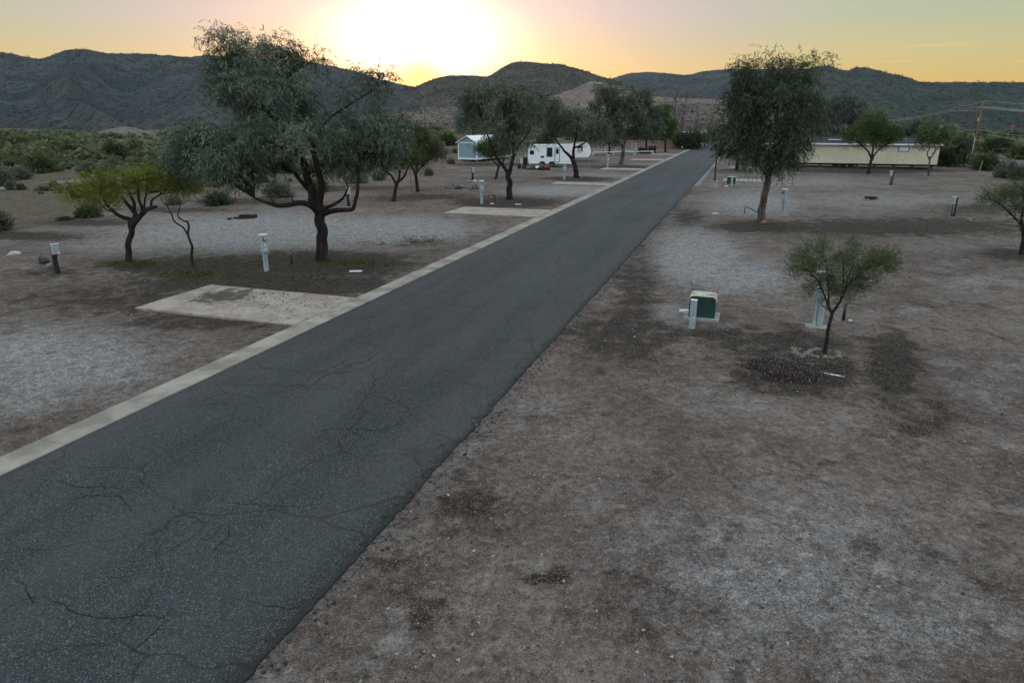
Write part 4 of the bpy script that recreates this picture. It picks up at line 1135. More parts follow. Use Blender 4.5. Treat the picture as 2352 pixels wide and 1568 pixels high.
# pale chollas
for k, (px, py, wd, ht, lab) in enumerate(((317, 377, 24, 15, 'pale cholla cactus left of the big tree crown'), (165, 368, 32, 11, 'low pale cholla between the round bushes'), (135, 383, 30, 18, 'pale cholla at the foot of the large round green bush'),
                                           (330, 352, 16, 16, 'far pale cholla near the left tip of the big tree'), (22, 384, 26, 18, 'pale cholla near the left picture edge'))):
    g = G(px, py)
    m_px = g.y / (F * ct - (py - CY) * st)
    rng = np.random.default_rng(80 + k)
    mb = MB()
    VV, TT = [], []
    for q in range(26):
        a = rng.random() * 6.28
        r = rng.random() ** 0.6
        p0 = Vector((0.35 * r * math.cos(a), 0.35 * r * math.sin(a), 0))
        p1 = Vector((0.7 * r * math.cos(a) + rng.normal() * .05, 0.7 * r * math.sin(a) + rng.normal() * .05, 0.45 + 0.2 * rng.random()))
        p2 = p1 + Vector((rng.normal() * 0.18, rng.normal() * 0.18, 0.35 * (1 - 0.5 * r)))
        mb.tube([p0, p1, p2], [0.035, 0.05, 0.04], 6)
        n = 60
        t = rng.random((n, 1))
        bs = np.array(p1) * (1 - t) + np.array(p2) * t
        VV.append(leaf_quads(bs, unit(rng.normal(size=(n, 3))), np.full(n, 0.12), np.full(n, 0.014), rng))
        TT.append(np.repeat(rng.random(n), 4))
    root = thing('cholla_cactus', lab, 'cactus', g, 0, 'pale chollas in the desert')
    mb.build('stem', M['sh_green'], root, smooth=True)
    V = np.concatenate(VV)
    np_mesh('spines', V, np.arange(len(V)).reshape(-1, 4), M['sh_pale'], np.concatenate(TT), root)
    root.scale = (wd * m_px * 0.7, wd * m_px * 0.7, ht * m_px * 1.1)
# saguaro
g = G(221, 346)
root = thing('saguaro_cactus', 'tall slim green saguaro rising left of the darkest round bush', 'cactus', g)
hz = 46 * g.y / (F * ct - (346 - CY) * st)


def ribbed(pts, r, n=20):
    mb = MB()
    mb.tube(pts, [r * 0.8, r, r, r * 0.9, r * 0.4][:len(pts)], n)
    mb.v = [Vector(v) for v in mb.v]
    return mb


M['sag'] = pmat('saguaro_skin', (0.05, 0.07, 0.035), (0.09, 0.115, 0.06), 12, 0.7, bump=0.6, stretch=(6, 6, 0.2))
mb = ribbed([(0, 0, -.1), (0, 0, hz * .3), (0, 0, hz * .6), (0, 0, hz * .9), (0, 0, hz)], 0.33)
mb.build('trunk', M['sag'], root, smooth=True)
ribbed([(0.2, 0, hz * .45), (.8, 0, hz * .48), (.9, 0, hz * .6), (.9, 0, hz * .7), (.9, 0, hz * .74)], 0.2).build('arm', M['sag'], root, smooth=True)


# ------------------------------------------------------------------ far scrub (one mass) and brush on the hills
def tufts(n, pos_fn, size_fn, rng, q=26, flat=0.8):
    VV, TT = [], []
    c = pos_fn(n)
    s = size_fn(n)
    tb = rng.random(n)
    for k in range(q):
        d = unit(rng.normal(size=(n, 3)))
        d[:, 2] = np.abs(d[:, 2])
        r = (0.35 + 0.65 * rng.random((n, 1)))
        p = c + d * r * s[:, None] * np.array([1, 1, flat])
        ld = unit(d + rng.normal(size=(n, 3)) * 0.7)
        VV.append(leaf_quads(p - ld * s[:, None] * 0.25, ld, s * 0.55, s * 0.42, rng))
        TT.append(np.repeat(np.clip(0.15 + 0.5 * tb + 0.35 * d[:, 2] * r[:, 0] + rng.normal(size=n) * 0.1, 0, 1), 4))
    V = np.concatenate(VV)
    return V, np.arange(len(V)).reshape(-1, 4), np.concatenate(TT)


def scrub_pos(n):
    rng = RNG
    out = []
    while len(out) < n:
        px = rng.uniform(-500, 2900)
        Y = rng.uniform(0, 1) ** 0.9 * 270 + 92
        py = 276 + 6.3 * 1649 / Y
        X = P(px, py, Y).x
        s_, w_ = X * RD.x + Y * RD.y, X * ND.x + Y * ND.y
        lim = np.interp(px, [-500, 0, 400, 900, 1100, 1620, 1700, 2100, 2200, 2900], [400, 372, 360, 352, 322, 318, 318, 322, 345, 352])
        if py > lim or (185 < px < 375 and Y > 190 and RNG.random() < .8) or (abs(w_ - 2) < 5 and s_ < 220):
            continue
        out.append((X, Y, 0.0))
    return np.array(out)


def near_scrub(n):
    out = []
    while len(out) < n:
        px = RNG.uniform(-700, 1010)
        Y = 62 + 60 * RNG.random()
        py = 276 + 6.3 * 1649 / Y
        lim = np.interp(px, [e[0] for e in EDGE_L], [e[1] for e in EDGE_L]) - 14
        X = P(px, py, Y).x
        if py > lim or abs(py - np.interp(px, [-120, 0, 90, 187, 300, 420], [440, 432, 424, 415, 410, 404])) < 7 or noise.noise(Vector((X * .09, Y * .09, 0))) < -0.08 - 0.3 * RNG.random():
            continue
        out.append((X, Y, 0.0))
    return np.array(out)


V2, F2, t2 = tufts(800, near_scrub, lambda n: 0.22 + 0.9 * RNG.random(n) ** 2, RNG, 90, 0.85)
V, Fq, tt = tufts(3600, scrub_pos, lambda n: 0.8 + 1.9 * RNG.random(n) ** 1.5, RNG, 40, 0.9)
V, Fq, tt = np.concatenate([V, V2]), np.concatenate([Fq, F2 + len(V)]), np.concatenate([tt, t2])
o = np_mesh('desert_scrub', V, Fq, leaf_mat('far_scrub_leaf', (0.042, 0.055, 0.022), (0.095, 0.115, 0.05), (0.175, 0.185, 0.095)), tt)
tag(o, 'dark green desert thicket spread between the park and the mountains', 'scrub', kind='stuff')

# ------------------------------------------------------------------ mountains
R_A = [(-1000, 95), (-500, 130), (-200, 140), (0, 119), (20, 121), (45, 126), (90, 135), (118, 127), (140, 117), (160, 112), (200, 113), (240, 121), (250, 122), (330, 122), (400, 127), (440, 130), (470, 125), (520, 128), (600, 133), (700, 140), (760, 150), (830, 165), (880, 184), (900, 186), (920, 192), (945, 197), (975, 204), (1020, 215), (1060, 230)]
R_B = [(880, 215), (930, 203), (958, 197), (980, 186), (1000, 178), (1040, 171), (1085, 172), (1120, 175), (1140, 163), (1155, 152), (1185, 140), (1215, 140), (1250, 145), (1290, 146), (1340, 160), (1380, 175), (1410, 181), (1450, 200), (1500, 225)]
R_C = [(1330, 200), (1380, 188), (1410, 178), (1440, 168), (1490, 164), (1540, 168), (1575, 172), (1620, 162), (1660, 158), (1720, 158), (1800, 156), (1850, 157), (1900, 166), (1950, 185), (2010, 210)]
R_D = [(1780, 185), (1850, 160), (1875, 151), (1890, 148), (1915, 152), (1935, 160), (1945, 161), (1965, 153), (1990, 153), (2010, 158), (2040, 166), (2065, 171), (2085, 176), (2110, 185), (2140, 187), (2200, 187), (2352, 188), (2600, 180), (3000, 150), (3500, 120)]
R_E = [(1090, 250), (1160, 236), (1215, 225), (1250, 214), (1300, 208), (1330, 196), (1352, 184), (1385, 186), (1430, 200), (1470, 215), (1540, 222), (1640, 224), (1760, 228)]
R_F = [(820, 262), (900, 250), (980, 242), (1040, 240), (1100, 238), (1200, 246), (1320, 248), (1500, 240), (1600, 236), (1700, 236), (1850, 246), (2000, 258)]
R_G = [(200, 297), (235, 290), (262, 284), (283, 281), (305, 283), (330, 290), (360, 298)]
BR_POS = []


def mtn_mat(name, rock_lo, rock_hi, veg, cell, cover, scar=None, band=0.0):
    m, nt, out = new_mat(name)
    geo = nd(nt, 'ShaderNodeNewGeometry')
    pos = geo.outputs['Position']
    n1 = noi(nt, pos, 0.006, 6, 0.62)
    n2 = noi(nt, pos, 0.03, 5, 0.65)
    n3 = noi(nt, pos, 0.15, 3, 0.6)
    vo = nd(nt, 'ShaderNodeTexVoronoi', {'Vector': pos, 'Scale': 1.0 / cell})
    sp = nd(nt, 'ShaderNodeSeparateColor', {0: vo.outputs['Color']})
    c = mixc(nt, sstep(nt, n1, 0.38, 0.62), rock_lo, rock_hi)
    c = mixc(nt, mth(nt, 'MULTIPLY', sstep(nt, n2, 0.52, 0.7), 0.5), c, tuple(x * 1.5 for x in rock_hi))
    if band:
        z = nd(nt, 'ShaderNodeSeparateXYZ', {0: pos}).outputs[2]
        bz = mth(nt, 'SINE', mth(nt, 'ADD', mth(nt, 'MULTIPLY', z, band), mth(nt, 'MULTIPLY', n2, 3.0)))
        c = mixc(nt, mth(nt, 'MULTIPLY', sstep(nt, bz, 0.2, 0.9), 0.35), c, tuple(x * 0.6 for x in rock_lo))
    bush = mth(nt, 'MULTIPLY', sstep(nt, vo.outputs['Distance'], 0.62, 0.38), sstep(nt, sp.outputs[0], 1.0 - cover, 1.05 - cover))
    c = mixc(nt, mth(nt, 'MULTIPLY', bush, 0.85), c, veg)
    c = mixc(nt, 1.0, c, mixc(nt, n3, (0.6, 0.6, 0.6), (1.4, 1.4, 1.4)), 'MULTIPLY')
    hgt = mth(nt, 'ADD', mth(nt, 'MULTIPLY', n2, 1.0), mth(nt, 'MULTIPLY', n3, 0.35))
    bp = nd(nt, 'ShaderNodeBump', {'Strength': 0.8, 'Distance': 6.0, 'Height': hgt})
    b = nd(nt, 'ShaderNodeBsdfPrincipled', {'Base Color': c, 'Roughness': 1.0, 'Specular IOR Level': 0.05, 'Normal': bp.outputs[0]})
    nt.links.new(b.outputs[0], out.inputs[0])
    return m


def ridge(name, prof, D0, D1, mat, nrow=90, amp=0.10, pw=1.25, seed=0, step=5, brush=0, fuzz=1.0, gull=0.018):
    xs = np.arange(prof[0][0], prof[-1][0] + 0.1, step)
    ys = np.interp(xs, [p[0] for p in prof], [p[1] for p in prof])
    # soften the corners of the traced line, keep its bumps
    ker = np.array([1, 2, 3, 2, 1]) / 9
    ys = np.convolve(np.pad(ys, 2, mode='edge'), ker, 'valid')
    V = []
    ts = np.concatenate([np.linspace(0, 1, nrow), np.linspace(1.03, 1.6, 14)])
    endf = np.clip(np.minimum(xs - xs[0], xs[-1] - xs) / 60.0, 0, 1)
    for k, (x, y) in enumerate(zip(xs, ys)):
        yy = y + fuzz * 1.6 * noise.noise(Vector((x * 0.05, seed, 0))) + fuzz * 0.9 * noise.noise(Vector((x * 0.23, seed, 1)))
        p = P(x, yy, 1000) - Vector((0, 0, H))
        hd = math.hypot(p.x, p.y)
        tanel = p.z / hd
        az = Vector((p.x / hd, p.y / hd))
        zr = H + tanel * D1
        for t in ts:
            if t <= 1:
                D = D0 + (D1 - D0) * t
                env = (4 * t * (1 - t)) ** 0.8
                wx, wy = az.x * D, az.y * D
                rg = 1 - abs(noise.noise(Vector((math.atan2(wx, wy) * 9.0 + seed + 0.25 * noise.noise(Vector((wx * .004, wy * .004, 9))), D * 0.0011, seed * 1.7))))
                rg2 = 1 - abs(noise.noise(Vector((math.atan2(wx, wy) * 26.0 + 0.5 * noise.noise(Vector((wx * .008, wy * .008, 4))), D * 0.003 + seed, 3.3))))
                rg3 = noise.noise(Vector((wx * 0.045, wy * 0.04, seed)))
                z = zr * t ** pw + env * zr * (amp * (rg - 0.72) * 2.2 + amp * 0.5 * (rg2 - 0.75) + gull * rg3)
                lim = H + tanel * D * 0.985 if t < 0.97 else 1e9
                z = min(z, max(lim, 0)) if t < 0.97 else z
            else:
                D = D1 + (D1 - D0) * (t - 1)
                z = zr * (1 - (t - 1) * 1.5)
            V.append((az.x * D, az.y * D, max(z, 0) - (6.0 if t == 0 else 0) - 2))
    n1 = len(ts)
    i, j = np.meshgrid(np.arange(len(xs) - 1), np.arange(n1 - 1), indexing='ij')
    a = i * n1 + j
    Fq = np.stack([a, a + n1, a + n1 + 1, a + 1], -1).reshape(-1, 4)
    V = np.array(V)
    o = np_mesh(name, V, Fq, mat, smooth=True)
    tag(o, kind='structure')
    if brush:
        rng = np.random.default_rng(seed + 5)
        inside = [q for q in range(len(V)) if (q % n1) < nrow + 1]
        sel = rng.choice(len(Fq), brush)
        w4 = rng.random((brush, 2))
        A, B, C, D_ = (V[Fq[sel, q]] for q in range(4))
        pts = (A * (1 - w4[:, :1]) + B * w4[:, :1]) * (1 - w4[:, 1:]) + (D_ * (1 - w4[:, :1]) + C * w4[:, :1]) * w4[:, 1:]
        keep = (sel % (n1 - 1)) < nrow
        BR_POS.append(pts[keep])
    return o


m_far = mtn_mat('far_mountain', (0.037, 0.045, 0.047), (0.070, 0.072, 0.072), (0.019, 0.031, 0.029), 9.0, 0.55)
m_mid = mtn_mat('desert_hill', (0.056, 0.048, 0.043), (0.092, 0.076, 0.065), (0.024, 0.029, 0.023), 7.0, 0.5)
m_right = mtn_mat('green_hill', (0.036, 0.045, 0.042), (0.064, 0.068, 0.062), (0.018, 0.031, 0.025), 8.0, 0.6)
m_tan = mtn_mat('bare_tailings', (0.15, 0.11, 0.095), (0.23, 0.172, 0.148), (0.055, 0.05, 0.04), 6.0, 0.22, band=0.22)
m_low = mtn_mat('low_foothill', (0.115, 0.085, 0.078), (0.185, 0.14, 0.125), (0.034, 0.037, 0.027), 5.0, 0.45, band=0.3)
m_moun = mtn_mat('tan_mound', (0.13, 0.108, 0.094), (0.18, 0.15, 0.13), (0.07, 0.07, 0.055), 4.0, 0.3)
ridge('mountain_range', R_A, 385, 2400, m_far, seed=1, brush=22000, amp=0.17, pw=1.35)
ridge('hills', R_C, 1300, 2900, m_far, seed=3, brush=4000)
ridge('hills', R_B, 700, 2000, m_mid, seed=2, brush=9000, amp=0.13)
ridge('hills', R_D, 400, 1900, m_right, seed=4, brush=13000, amp=0.12, pw=1.2)
ridge('foothills', R_E, 620, 1250, m_tan, seed=5, brush=1500, nrow=50, amp=0.06, pw=1.1)
ridge('foothills', R_F, 410, 800, m_low, seed=6, brush=5000, nrow=40, amp=0.10, pw=1.0)
ridge('mound', R_G, 352, 400, m_moun, seed=7, brush=0, nrow=20, amp=0.02, pw=1.0, step=3, fuzz=0.3)
allp = np.concatenate(BR_POS)
rngb = np.random.default_rng(99)
dist = np.linalg.norm(allp[:, :2], axis=1)
ordr = rngb.permutation(len(allp))
allp = allp[ordr]
dist = dist[ordr]
V, Fq, tt = tufts(len(allp), lambda n: allp, lambda n: (1.3 + 2.8 * rngb.random(n) ** 2) * np.clip(dist / 1300, 0.6, 1.6), rngb, 5, 0.8)
o = np_mesh('hill_brush', V, Fq, leaf_mat('hill_brush_leaf', (0.017, 0.026, 0.018), (0.036, 0.047, 0.032), (0.07, 0.08, 0.055)), tt)
tag(o, 'sparse dark brush dotted over the mountains', 'brush', kind='stuff')

# ------------------------------------------------------------------ park furniture
# white utility pedestal: front is +Y, foot at the origin
PED_G = 'white utility pedestals beside the slabs'


def make_pedestal(loc, rz, label):
    r = thing('utility_pedestal', label, 'utility pedestal', loc, rz, PED_G)
    MB().box((-0.06, -0.03, 0.80), (0.12, 0.14, 1.60)).build('backing_post', M['metal_lt'], r, 0.012)
    MB().box((0.075, 0.02, 0.44), (0.07, 0.07, 0.88)).build('riser', M['metal_lt'], r, 0.01)
    MB().box((0.0, 0.05, 1.235), (0.28, 0.20, 0.73)).build('cabinet', M['metal_lt'], r, 0.02)
    MB().box((0.0, 0.03, 1.625), (0.34, 0.28, 0.045)).build('cap', M['white'], r, 0.008)
    mb = MB()
    mb.tube([(0.06, 0.15, 1.45), (0.06, 0.19, 1.45)], 0.085, 20)
    ring = mb.build('meter_socket', M['dark_metal'], r, 0.006)
    MB().tube([(0.06, 0.19, 1.45), (0.06, 0.235, 1.45), (0.06, 0.265, 1.45), (0.06, 0.275, 1.45)], [0.072, 0.07, 0.05, 0.02], 20).build('meter_dome', M['meter_glass'], ring, smooth=True)
    MB().box((0.03, 0.154, 1.19), (0.09, 0.012, 0.09)).build('notice_plate', M['white'], r, 0.003)
    MB().box((0.06, 0.05, 0.09), (0.13, 0.12, 0.20), top=0.6).build('foot', M['metal_lt'], r, 0.01)
    return r


def face(px, py, deg):
    """rz that turns a thing's +Y front toward the camera, then DEG to the right (seen from the camera)"""
    g = G(px, py)
    return math.atan2(-g.y, -g.x) - PI / 2 + math.radians(deg)


p1 = make_pedestal(G(612, 624), face(612, 624, 38), 'white pedestal numbered 20 in front of the big tree')
# number on the cabinet
cu = bpy.data.curves.new('number', 'FONT')
cu.body = '20'
cu.size = 0.17
cu.extrude = 0.002
tmp = bpy.data.objects.new('number_tmp', cu)
COL.objects.link(tmp)
bpy.context.view_layer.update()
me = bpy.data.meshes.new_from_object(tmp)
bpy.data.objects.remove(tmp)
me.materials.append(M['white'])
num = bpy.data.objects.new('number', me)
COL.objects.link(num)
num.parent = p1
num.location = (0.125, 0.1535, 0.95)
num.rotation_euler = (PI / 2, 0, PI)
PED = [(1106, 468, 35, 'white pedestal left of the round-headed tree, by the second slab'), (1296, 413, 35, 'white pedestal in front of the caravan, left of the leaning tree'),
       (1395, 386, 35, 'white pedestal to the left of the tall open-crowned tree'), (1459, 358, 35, 'far white pedestal in the back row by the white rail'),
       (1527.5, 341, 20, 'left of two tiny far pedestals before the brick wall'), (1533, 341, 20, 'right of two tiny far pedestals before the brick wall'),
       (1797, 495, -40, 'white pedestal right of the weeping tree trunk'), (1876, 752, -30, 'white pedestal half hidden behind the young feathery tree')]
PED[4] = (1451, 352, 20, 'left of two tiny far pedestals before the brick wall')
PED[5] = (1459.5, 351, 20, 'right of two tiny far pedestals before the brick wall')
PED = [q for q in PED]
copies = []
for (px, py, dg, lab) in PED:
    c = make_copy = dup(p1, G(px, py), face(px, py, dg), lab, PED_G, (1.05, 1.05, 1.1))
    for ch in list(c.children):
        if ch.name.startswith('number'):
            bpy.data.objects.remove(ch)
# slabs under the two right hand pedestals
for (px, py, lab) in ((1797, 496, 'thin concrete footing under the pedestal right of the weeping tree'), (1873, 752, 'two-piece concrete footing under the pedestal behind the young tree')):
    g = G(px, py)
    mb = MB()
    mb.box((-0.12, 0, 0.03), (0.38, 0.42, 0.08))
    mb.box((0.235, -0.02, 0.028), (0.31, 0.40, 0.078))
    o = mb.build('concrete_footing', M['conc_grey'], None, 0.01, loc=g, rz=RROT)
    tag(o, lab, 'concrete footing', 'concrete footings')

# wooden hook-up posts: front is +Y
POST_G = 'dark timber posts with a grey box'


def make_post(loc, rz, label):
    r = thing('hookup_post', label, 'post', loc, rz, POST_G)
    MB().box((0, 0, 0.56), (0.19, 0.19, 1.32)).build('timber', M['wood_dark'], r, 0.012)
    bx = MB().box((0.02, 0.155, 1.02), (0.30, 0.115, 0.44)).build('breaker_box', M['metal_lt'], r, 0.014)
    MB().box((0.0, 0.165, 1.25), (0.33, 0.15, 0.025)).build('lid', M['white'], bx, 0.004)
    MB().box((-0.08, 0.2145, 0.87), (0.07, 0.006, 0.06)).build('sticker', M['white'], bx)
    MB().tube([(-0.06, 0.12, 0.80), (-0.06, 0.12, -0.05)], 0.026, 10).build('conduit', M['steel'], r, smooth=True)
    return r


q1 = make_post(G(133, 626), face(133, 626, 28), 'nearest dark post with a grey box, leaning at far left')
q1.rotation_euler = (math.radians(2), math.radians(-2), q1.rotation_euler.z)
for (px, py, dg, sx, lab) in ((801, 472, 30, 1.0, 'dark post behind the raised right limb of the big tree'), (1086, 415, 40, 1.0, 'dark post beside the stones left of the round-headed tree'),
                              (2046, 424, -45, 1.0, 'dark post in front of the beige mobile home'), (2188, 498, -45, 1.0, 'dark post alone on the bare dirt at far right'), (1655, 352, 0, .8, 'tiny far post at the end of the kerb')):
    if px == 1655:
        px, py = 1566, 348
    dup(q1, G(px, py), face(px, py, dg), lab, POST_G, (sx, sx, sx * 1.08))

# transformers
M['beige_rust'] = None


def trans_top():
    m, nt, out = new_mat('faded_transformer_lid')
    tc = nd(nt, 'ShaderNodeTexCoord')
    ob = tc.outputs['Object']
    n1 = noi(nt, ob, 4, 4)
    c = mixc(nt, sstep(nt, n1, 0.35, 0.65), (0.42, 0.42, 0.34), (0.52, 0.52, 0.43))
    for (x, y, r, col) in ((0.29, -0.06, 0.15, (0.30, 0.12, 0.105)), (0.12, -0.10, 0.08, (0.32, 0.15, 0.125)), (-0.31, 0.0, 0.13, (0.44, 0.22, 0.12))):
        d = nd(nt, 'ShaderNodeVectorMath', {0: nd(nt, 'ShaderNodeMapping', {'Vector': ob, 'Scale': (1, 0.6, 0)}).outputs[0], 1: (x, y * .6, 0)}, operation='DISTANCE').outputs['Value']
        f = sstep(nt, mth(nt, 'ADD', d, mth(nt, 'MULTIPLY', mth(nt, 'SUBTRACT', noi(nt, ob, 9, 4), 0.5), 0.16)), r, r * 0.45)
        c = mixc(nt, mth(nt, 'MULTIPLY', f, 0.9), c, col)
    b = nd(nt, 'ShaderNodeBsdfPrincipled', {'Base Color': c, 'Roughness': 0.55})
    nt.links.new(b.outputs[0], out.inputs[0])
    return m


M['tlid'] = trans_top()


def rrect(hw, z0, z1, r, n=6):
    pts = [(-hw, z0), (hw, z0)]
    for k in range(n + 1):
        a = PI / 2 * k / n
        pts.append((hw - r + r * math.cos(a), z1 - r + r * math.sin(a)))
    for k in range(n + 1):
        a = PI / 2 + PI / 2 * k / n
        pts.append((-hw + r + r * math.cos(a), z1 - r + r * math.sin(a)))
    return pts


TR_G = 'green transformer cabinets'


def make_transformer(loc, label, rz=RROT):
    r = thing('transformer_cabinet', label, 'transformer', loc, rz, TR_G)
    MB().prism(rrect(0.42, 0.07, 0.79, 0.14), 'y', -0.32, 0.30).build('front_cabinet', M['green_steel'], r, 0.008)
    # wrap-round lid: a shell over the rounded top
    o1, o2 = rrect(0.44, 0.60, 0.81, 0.15)[1:], rrect(0.425, 0.60, 0.794, 0.142)[1:]
    o1 = o1 + [(-0.44, 0.60)]
    o2 = o2 + [(-0.425, 0.60)]
    mb = MB()
    n = len(o1)
    vs = [(p[0], -0.345, p[1]) for p in o1] + [(p[0], 0.33, p[1]) for p in o1] + [(p[0], -0.345, p[1]) for p in o2] + [(p[0], 0.33, p[1]) for p in o2]
    fs = []
    for i in range(n - 1):
        fs += [(i, i + 1, n + i + 1, n + i), (2 * n + i, 3 * n + i, 3 * n + i + 1, 2 * n + i + 1), (i, 2 * n + i, 2 * n + i + 1, i + 1), (n + i, n + i + 1, 3 * n + i + 1, 3 * n + i)]
    mb.add(vs, fs)
    lid = mb.build('lid', M['tlid'], r)
    MB().box((0.0, -0.008, 0.811), (0.008, 0.674, 0.006)).build('lid_seam', M['dark_metal'], lid)
    MB().box((0.0, -0.322, 0.42), (0.008, 0.006, 0.66)).build('door_seam', M['dark_metal'], r)
    MB().tube([(0.31, -0.32, 0.66), (0.31, -0.335, 0.66)], 0.03, 12).build('lock_plate', M['dark_metal'], r)
    MB().box((0, 0, 0.0), (1.14, 0.98, 0.16)).build('pad', M['conc_grey'], r, 0.015)
    return r


tg = G(1610, 735)
t1 = make_transformer(tg + Vector((RD.x * 0.35, RD.y * 0.35, 0)), 'near dark green transformer box with a pale rust-stained lid')
t2 = dup(t1, G(1681, 425) + Vector((0, 0.3, 0)), RROT, 'far small green transformer box beside the lamp post', TR_G)
BO_G = 'grey guard posts before the transformers'


def make_bollard(loc, label):
    r = thing('guard_post', label, 'guard post', loc, RROT, BO_G)
    mb = MB()
    mb.box((0, 0, 0.42), (0.20, 0.10, 1.0))
    mb.build('post', M['metal_lt'], r, 0.018)
    MB().box((0, 0, 0.935), (0.21, 0.115, 0.03)).build('cap', M['white'], r, 0.01)
    MB().box((0, -0.052, 0.62), (0.012, 0.006, 0.48)).build('seam', M['steel'], r)
    MB().box((0.03, -0.054, 0.36), (0.085, 0.008, 0.03)).build('reflector', M['white'], r)
    MB().box((0.02, -0.056, 0.26), (0.025, 0.014, 0.05)).build('latch', M['white'], r)
    MB().tube([(0, -0.05, 0.06), (0, -0.062, 0.06)], 0.012, 8).build('bolt', M['dark_metal'], r)
    return r


b1 = make_bollard(G(1589, 754), 'pale grey guard post in front of the near transformer')
dup(b1, G(1680, 428), RROT, 'pale guard post in front of the far small transformer', BO_G)
o = MB().box((0, 0, 0.03), (0.32, 0.12, 0.10)).build('white_block', M['white'], None, 0.015, loc=G(1571, 716), rz=RROT * .3)
tag(o, 'white plastic block lying left of the near transformer', 'block')
o = MB().box((0, 0, 0.03), (0.34, 0.16, 0.09)).build('white_block', M['white'], None, 0.015, loc=G(1668, 428.5), rz=RROT * .3)
tag(o, 'white slab lying left of the far small transformer', 'block')

# lamp post
g = G(1642, 431)
r = thing('street_lamp', 'black lamp post on a square concrete base at the right road edge', 'street lamp', g + Vector((0, 0.3, 0)), RROT)
MB().box((0, 0, 0.28), (0.72, 0.72, 0.76), top=0.94).build('base', M['conc_grey'], r, 0.03)
MB().tube([(0, 0, 0.66), (0, 0, 0.72), (0, 0, 0.721), (0, 0, 5.4)], [0.2, 0.2, 0.085, 0.06], 14).build('pole', M['dark_metal'], r, smooth=False)
lh = MB()
lh.box((0, -0.35, 5.42), (0.36, 0.7, 0.14))
lh.build('lamp_head', M['dark_metal'], r, 0.03)

# spigots, pipes, stakes, litter
def spigot(loc, label, h=0.55, white=False):
    r = thing('water_spigot', label, 'water tap', loc, random.random() * 6)
    MB().tube([(0, 0, -0.05), (0, 0, h)], 0.05 if not white else 0.03, 10).build('standpipe', M['dark_metal'], r, smooth=True)
    t = MB().tube([(0, 0, h * .92), (0.10, 0, h * .95), (0.15, 0, h * .88)], [0.035, 0.03, 0.025], 10).build('tap', M['steel'], r, smooth=True)
    MB().tube([(0.02, 0, h), (0.02, 0, h + 0.06)], [0.02, 0.045], 10).build('handle', M['dark_metal'], t)
    return r


spigot(G(670, 607), 'short dark tap in the leaf litter right of pedestal 20')
spigot(G(1937, 735), 'dark tap post behind the young feathery tree', 0.52)
r = thing('pipe', 'bent dark pipe sticking up left of the weeping tree trunk', 'pipe', G(1709, 492))
MB().tube(catmull([(0, 0, -.05), (0.02, 0, .42), (0.08, 0, .52), (.35, 0, .42), (.75, -.05, .22), (1.2, -.1, 0)], 5), 0.03, 8).build('pipe_run', M['dark_metal'], r, smooth=True)
r = thing('water_spigot', 'small reddish tap by the second slab', 'water tap', G(1138, 462))
MB().tube(catmull([(0, 0, -.05), (0, 0, .35), (-.1, 0, .45), (-.35, 0, .38)], 5), 0.035, 8).build('standpipe', M['dark_metal'], r, smooth=True)
MB().tube([(-.35, 0, .40), (-.35, 0, .30)], [0.08, 0.06], 10).build('cap', pmat('salmon_plastic', (0.55, 0.26, 0.2), (0.62, 0.32, 0.25), 4, .5), r)


def board(loc, size, rz, mat, label, tilt=0.0):
    o = MB().box((0, 0, size[2] / 2), size, M4=Matrix.Rotation(tilt, 4, 'X')).build('board', mat, None, 0.004, loc=loc, rz=rz)
    tag(o, label, 'debris')


board(G(817, 624), (0.55, 0.13, 0.05), 0.1, M['white'], 'white scrap of board in the litter under the big tree')
board(G(1190, 470), (0.45, 0.12, 0.05), 0.05, M['white'], 'white strip lying right of the round-headed tree')
board(G(1130, 468.5), (0.24, 0.14, 0.06), 0.1, M['white'], 'white scrap beside the small reddish tap')
board(G(1643, 491), (0.45, 0.14, 0.05), 0.05, M['white'], 'white strip on the gravel left of the weeping tree')
r = MB().tube([(-0.21, 0.16, 0.03), (0.21, -0.12, 0.035)], 0.020, 10).build('pipe', M['white'], None, loc=G(1915, 864))
tag(r, 'white plastic pipe lying at the edge of the dark gravel mound', 'pipe')
r = MB().tube([(0, 0, -.1), (-0.05, 0, 1.5)], 0.022, 6).build('stake', M['wood_dark'], None, loc=G(946, 442))
tag(r, 'thin dark stake between the two olive trees', 'stake')
r = MB().tube([(0, 0, -.1), (0.22, 0, 1.75)], 0.045, 6).build('stake', pmat('green_paint', (0.16, 0.30, 0.24), (0.2, 0.34, 0.28), 4, .5), None, loc=G(2199, 402))
tag(r, 'short pale green stake in front of the right-hand bushes', 'stake')
r.location = G(2205, 402) if False else G(2246, 404)


# stones
def stone(loc, s, mat, label, seed, group=None, name='stone'):
    o = MB().rock((0, 0, s[2] * 0.3), s, seed).build(name, mat, None, smooth=True, loc=loc, rz=seed)
    tag(o, label, 'stone', group)
    return o


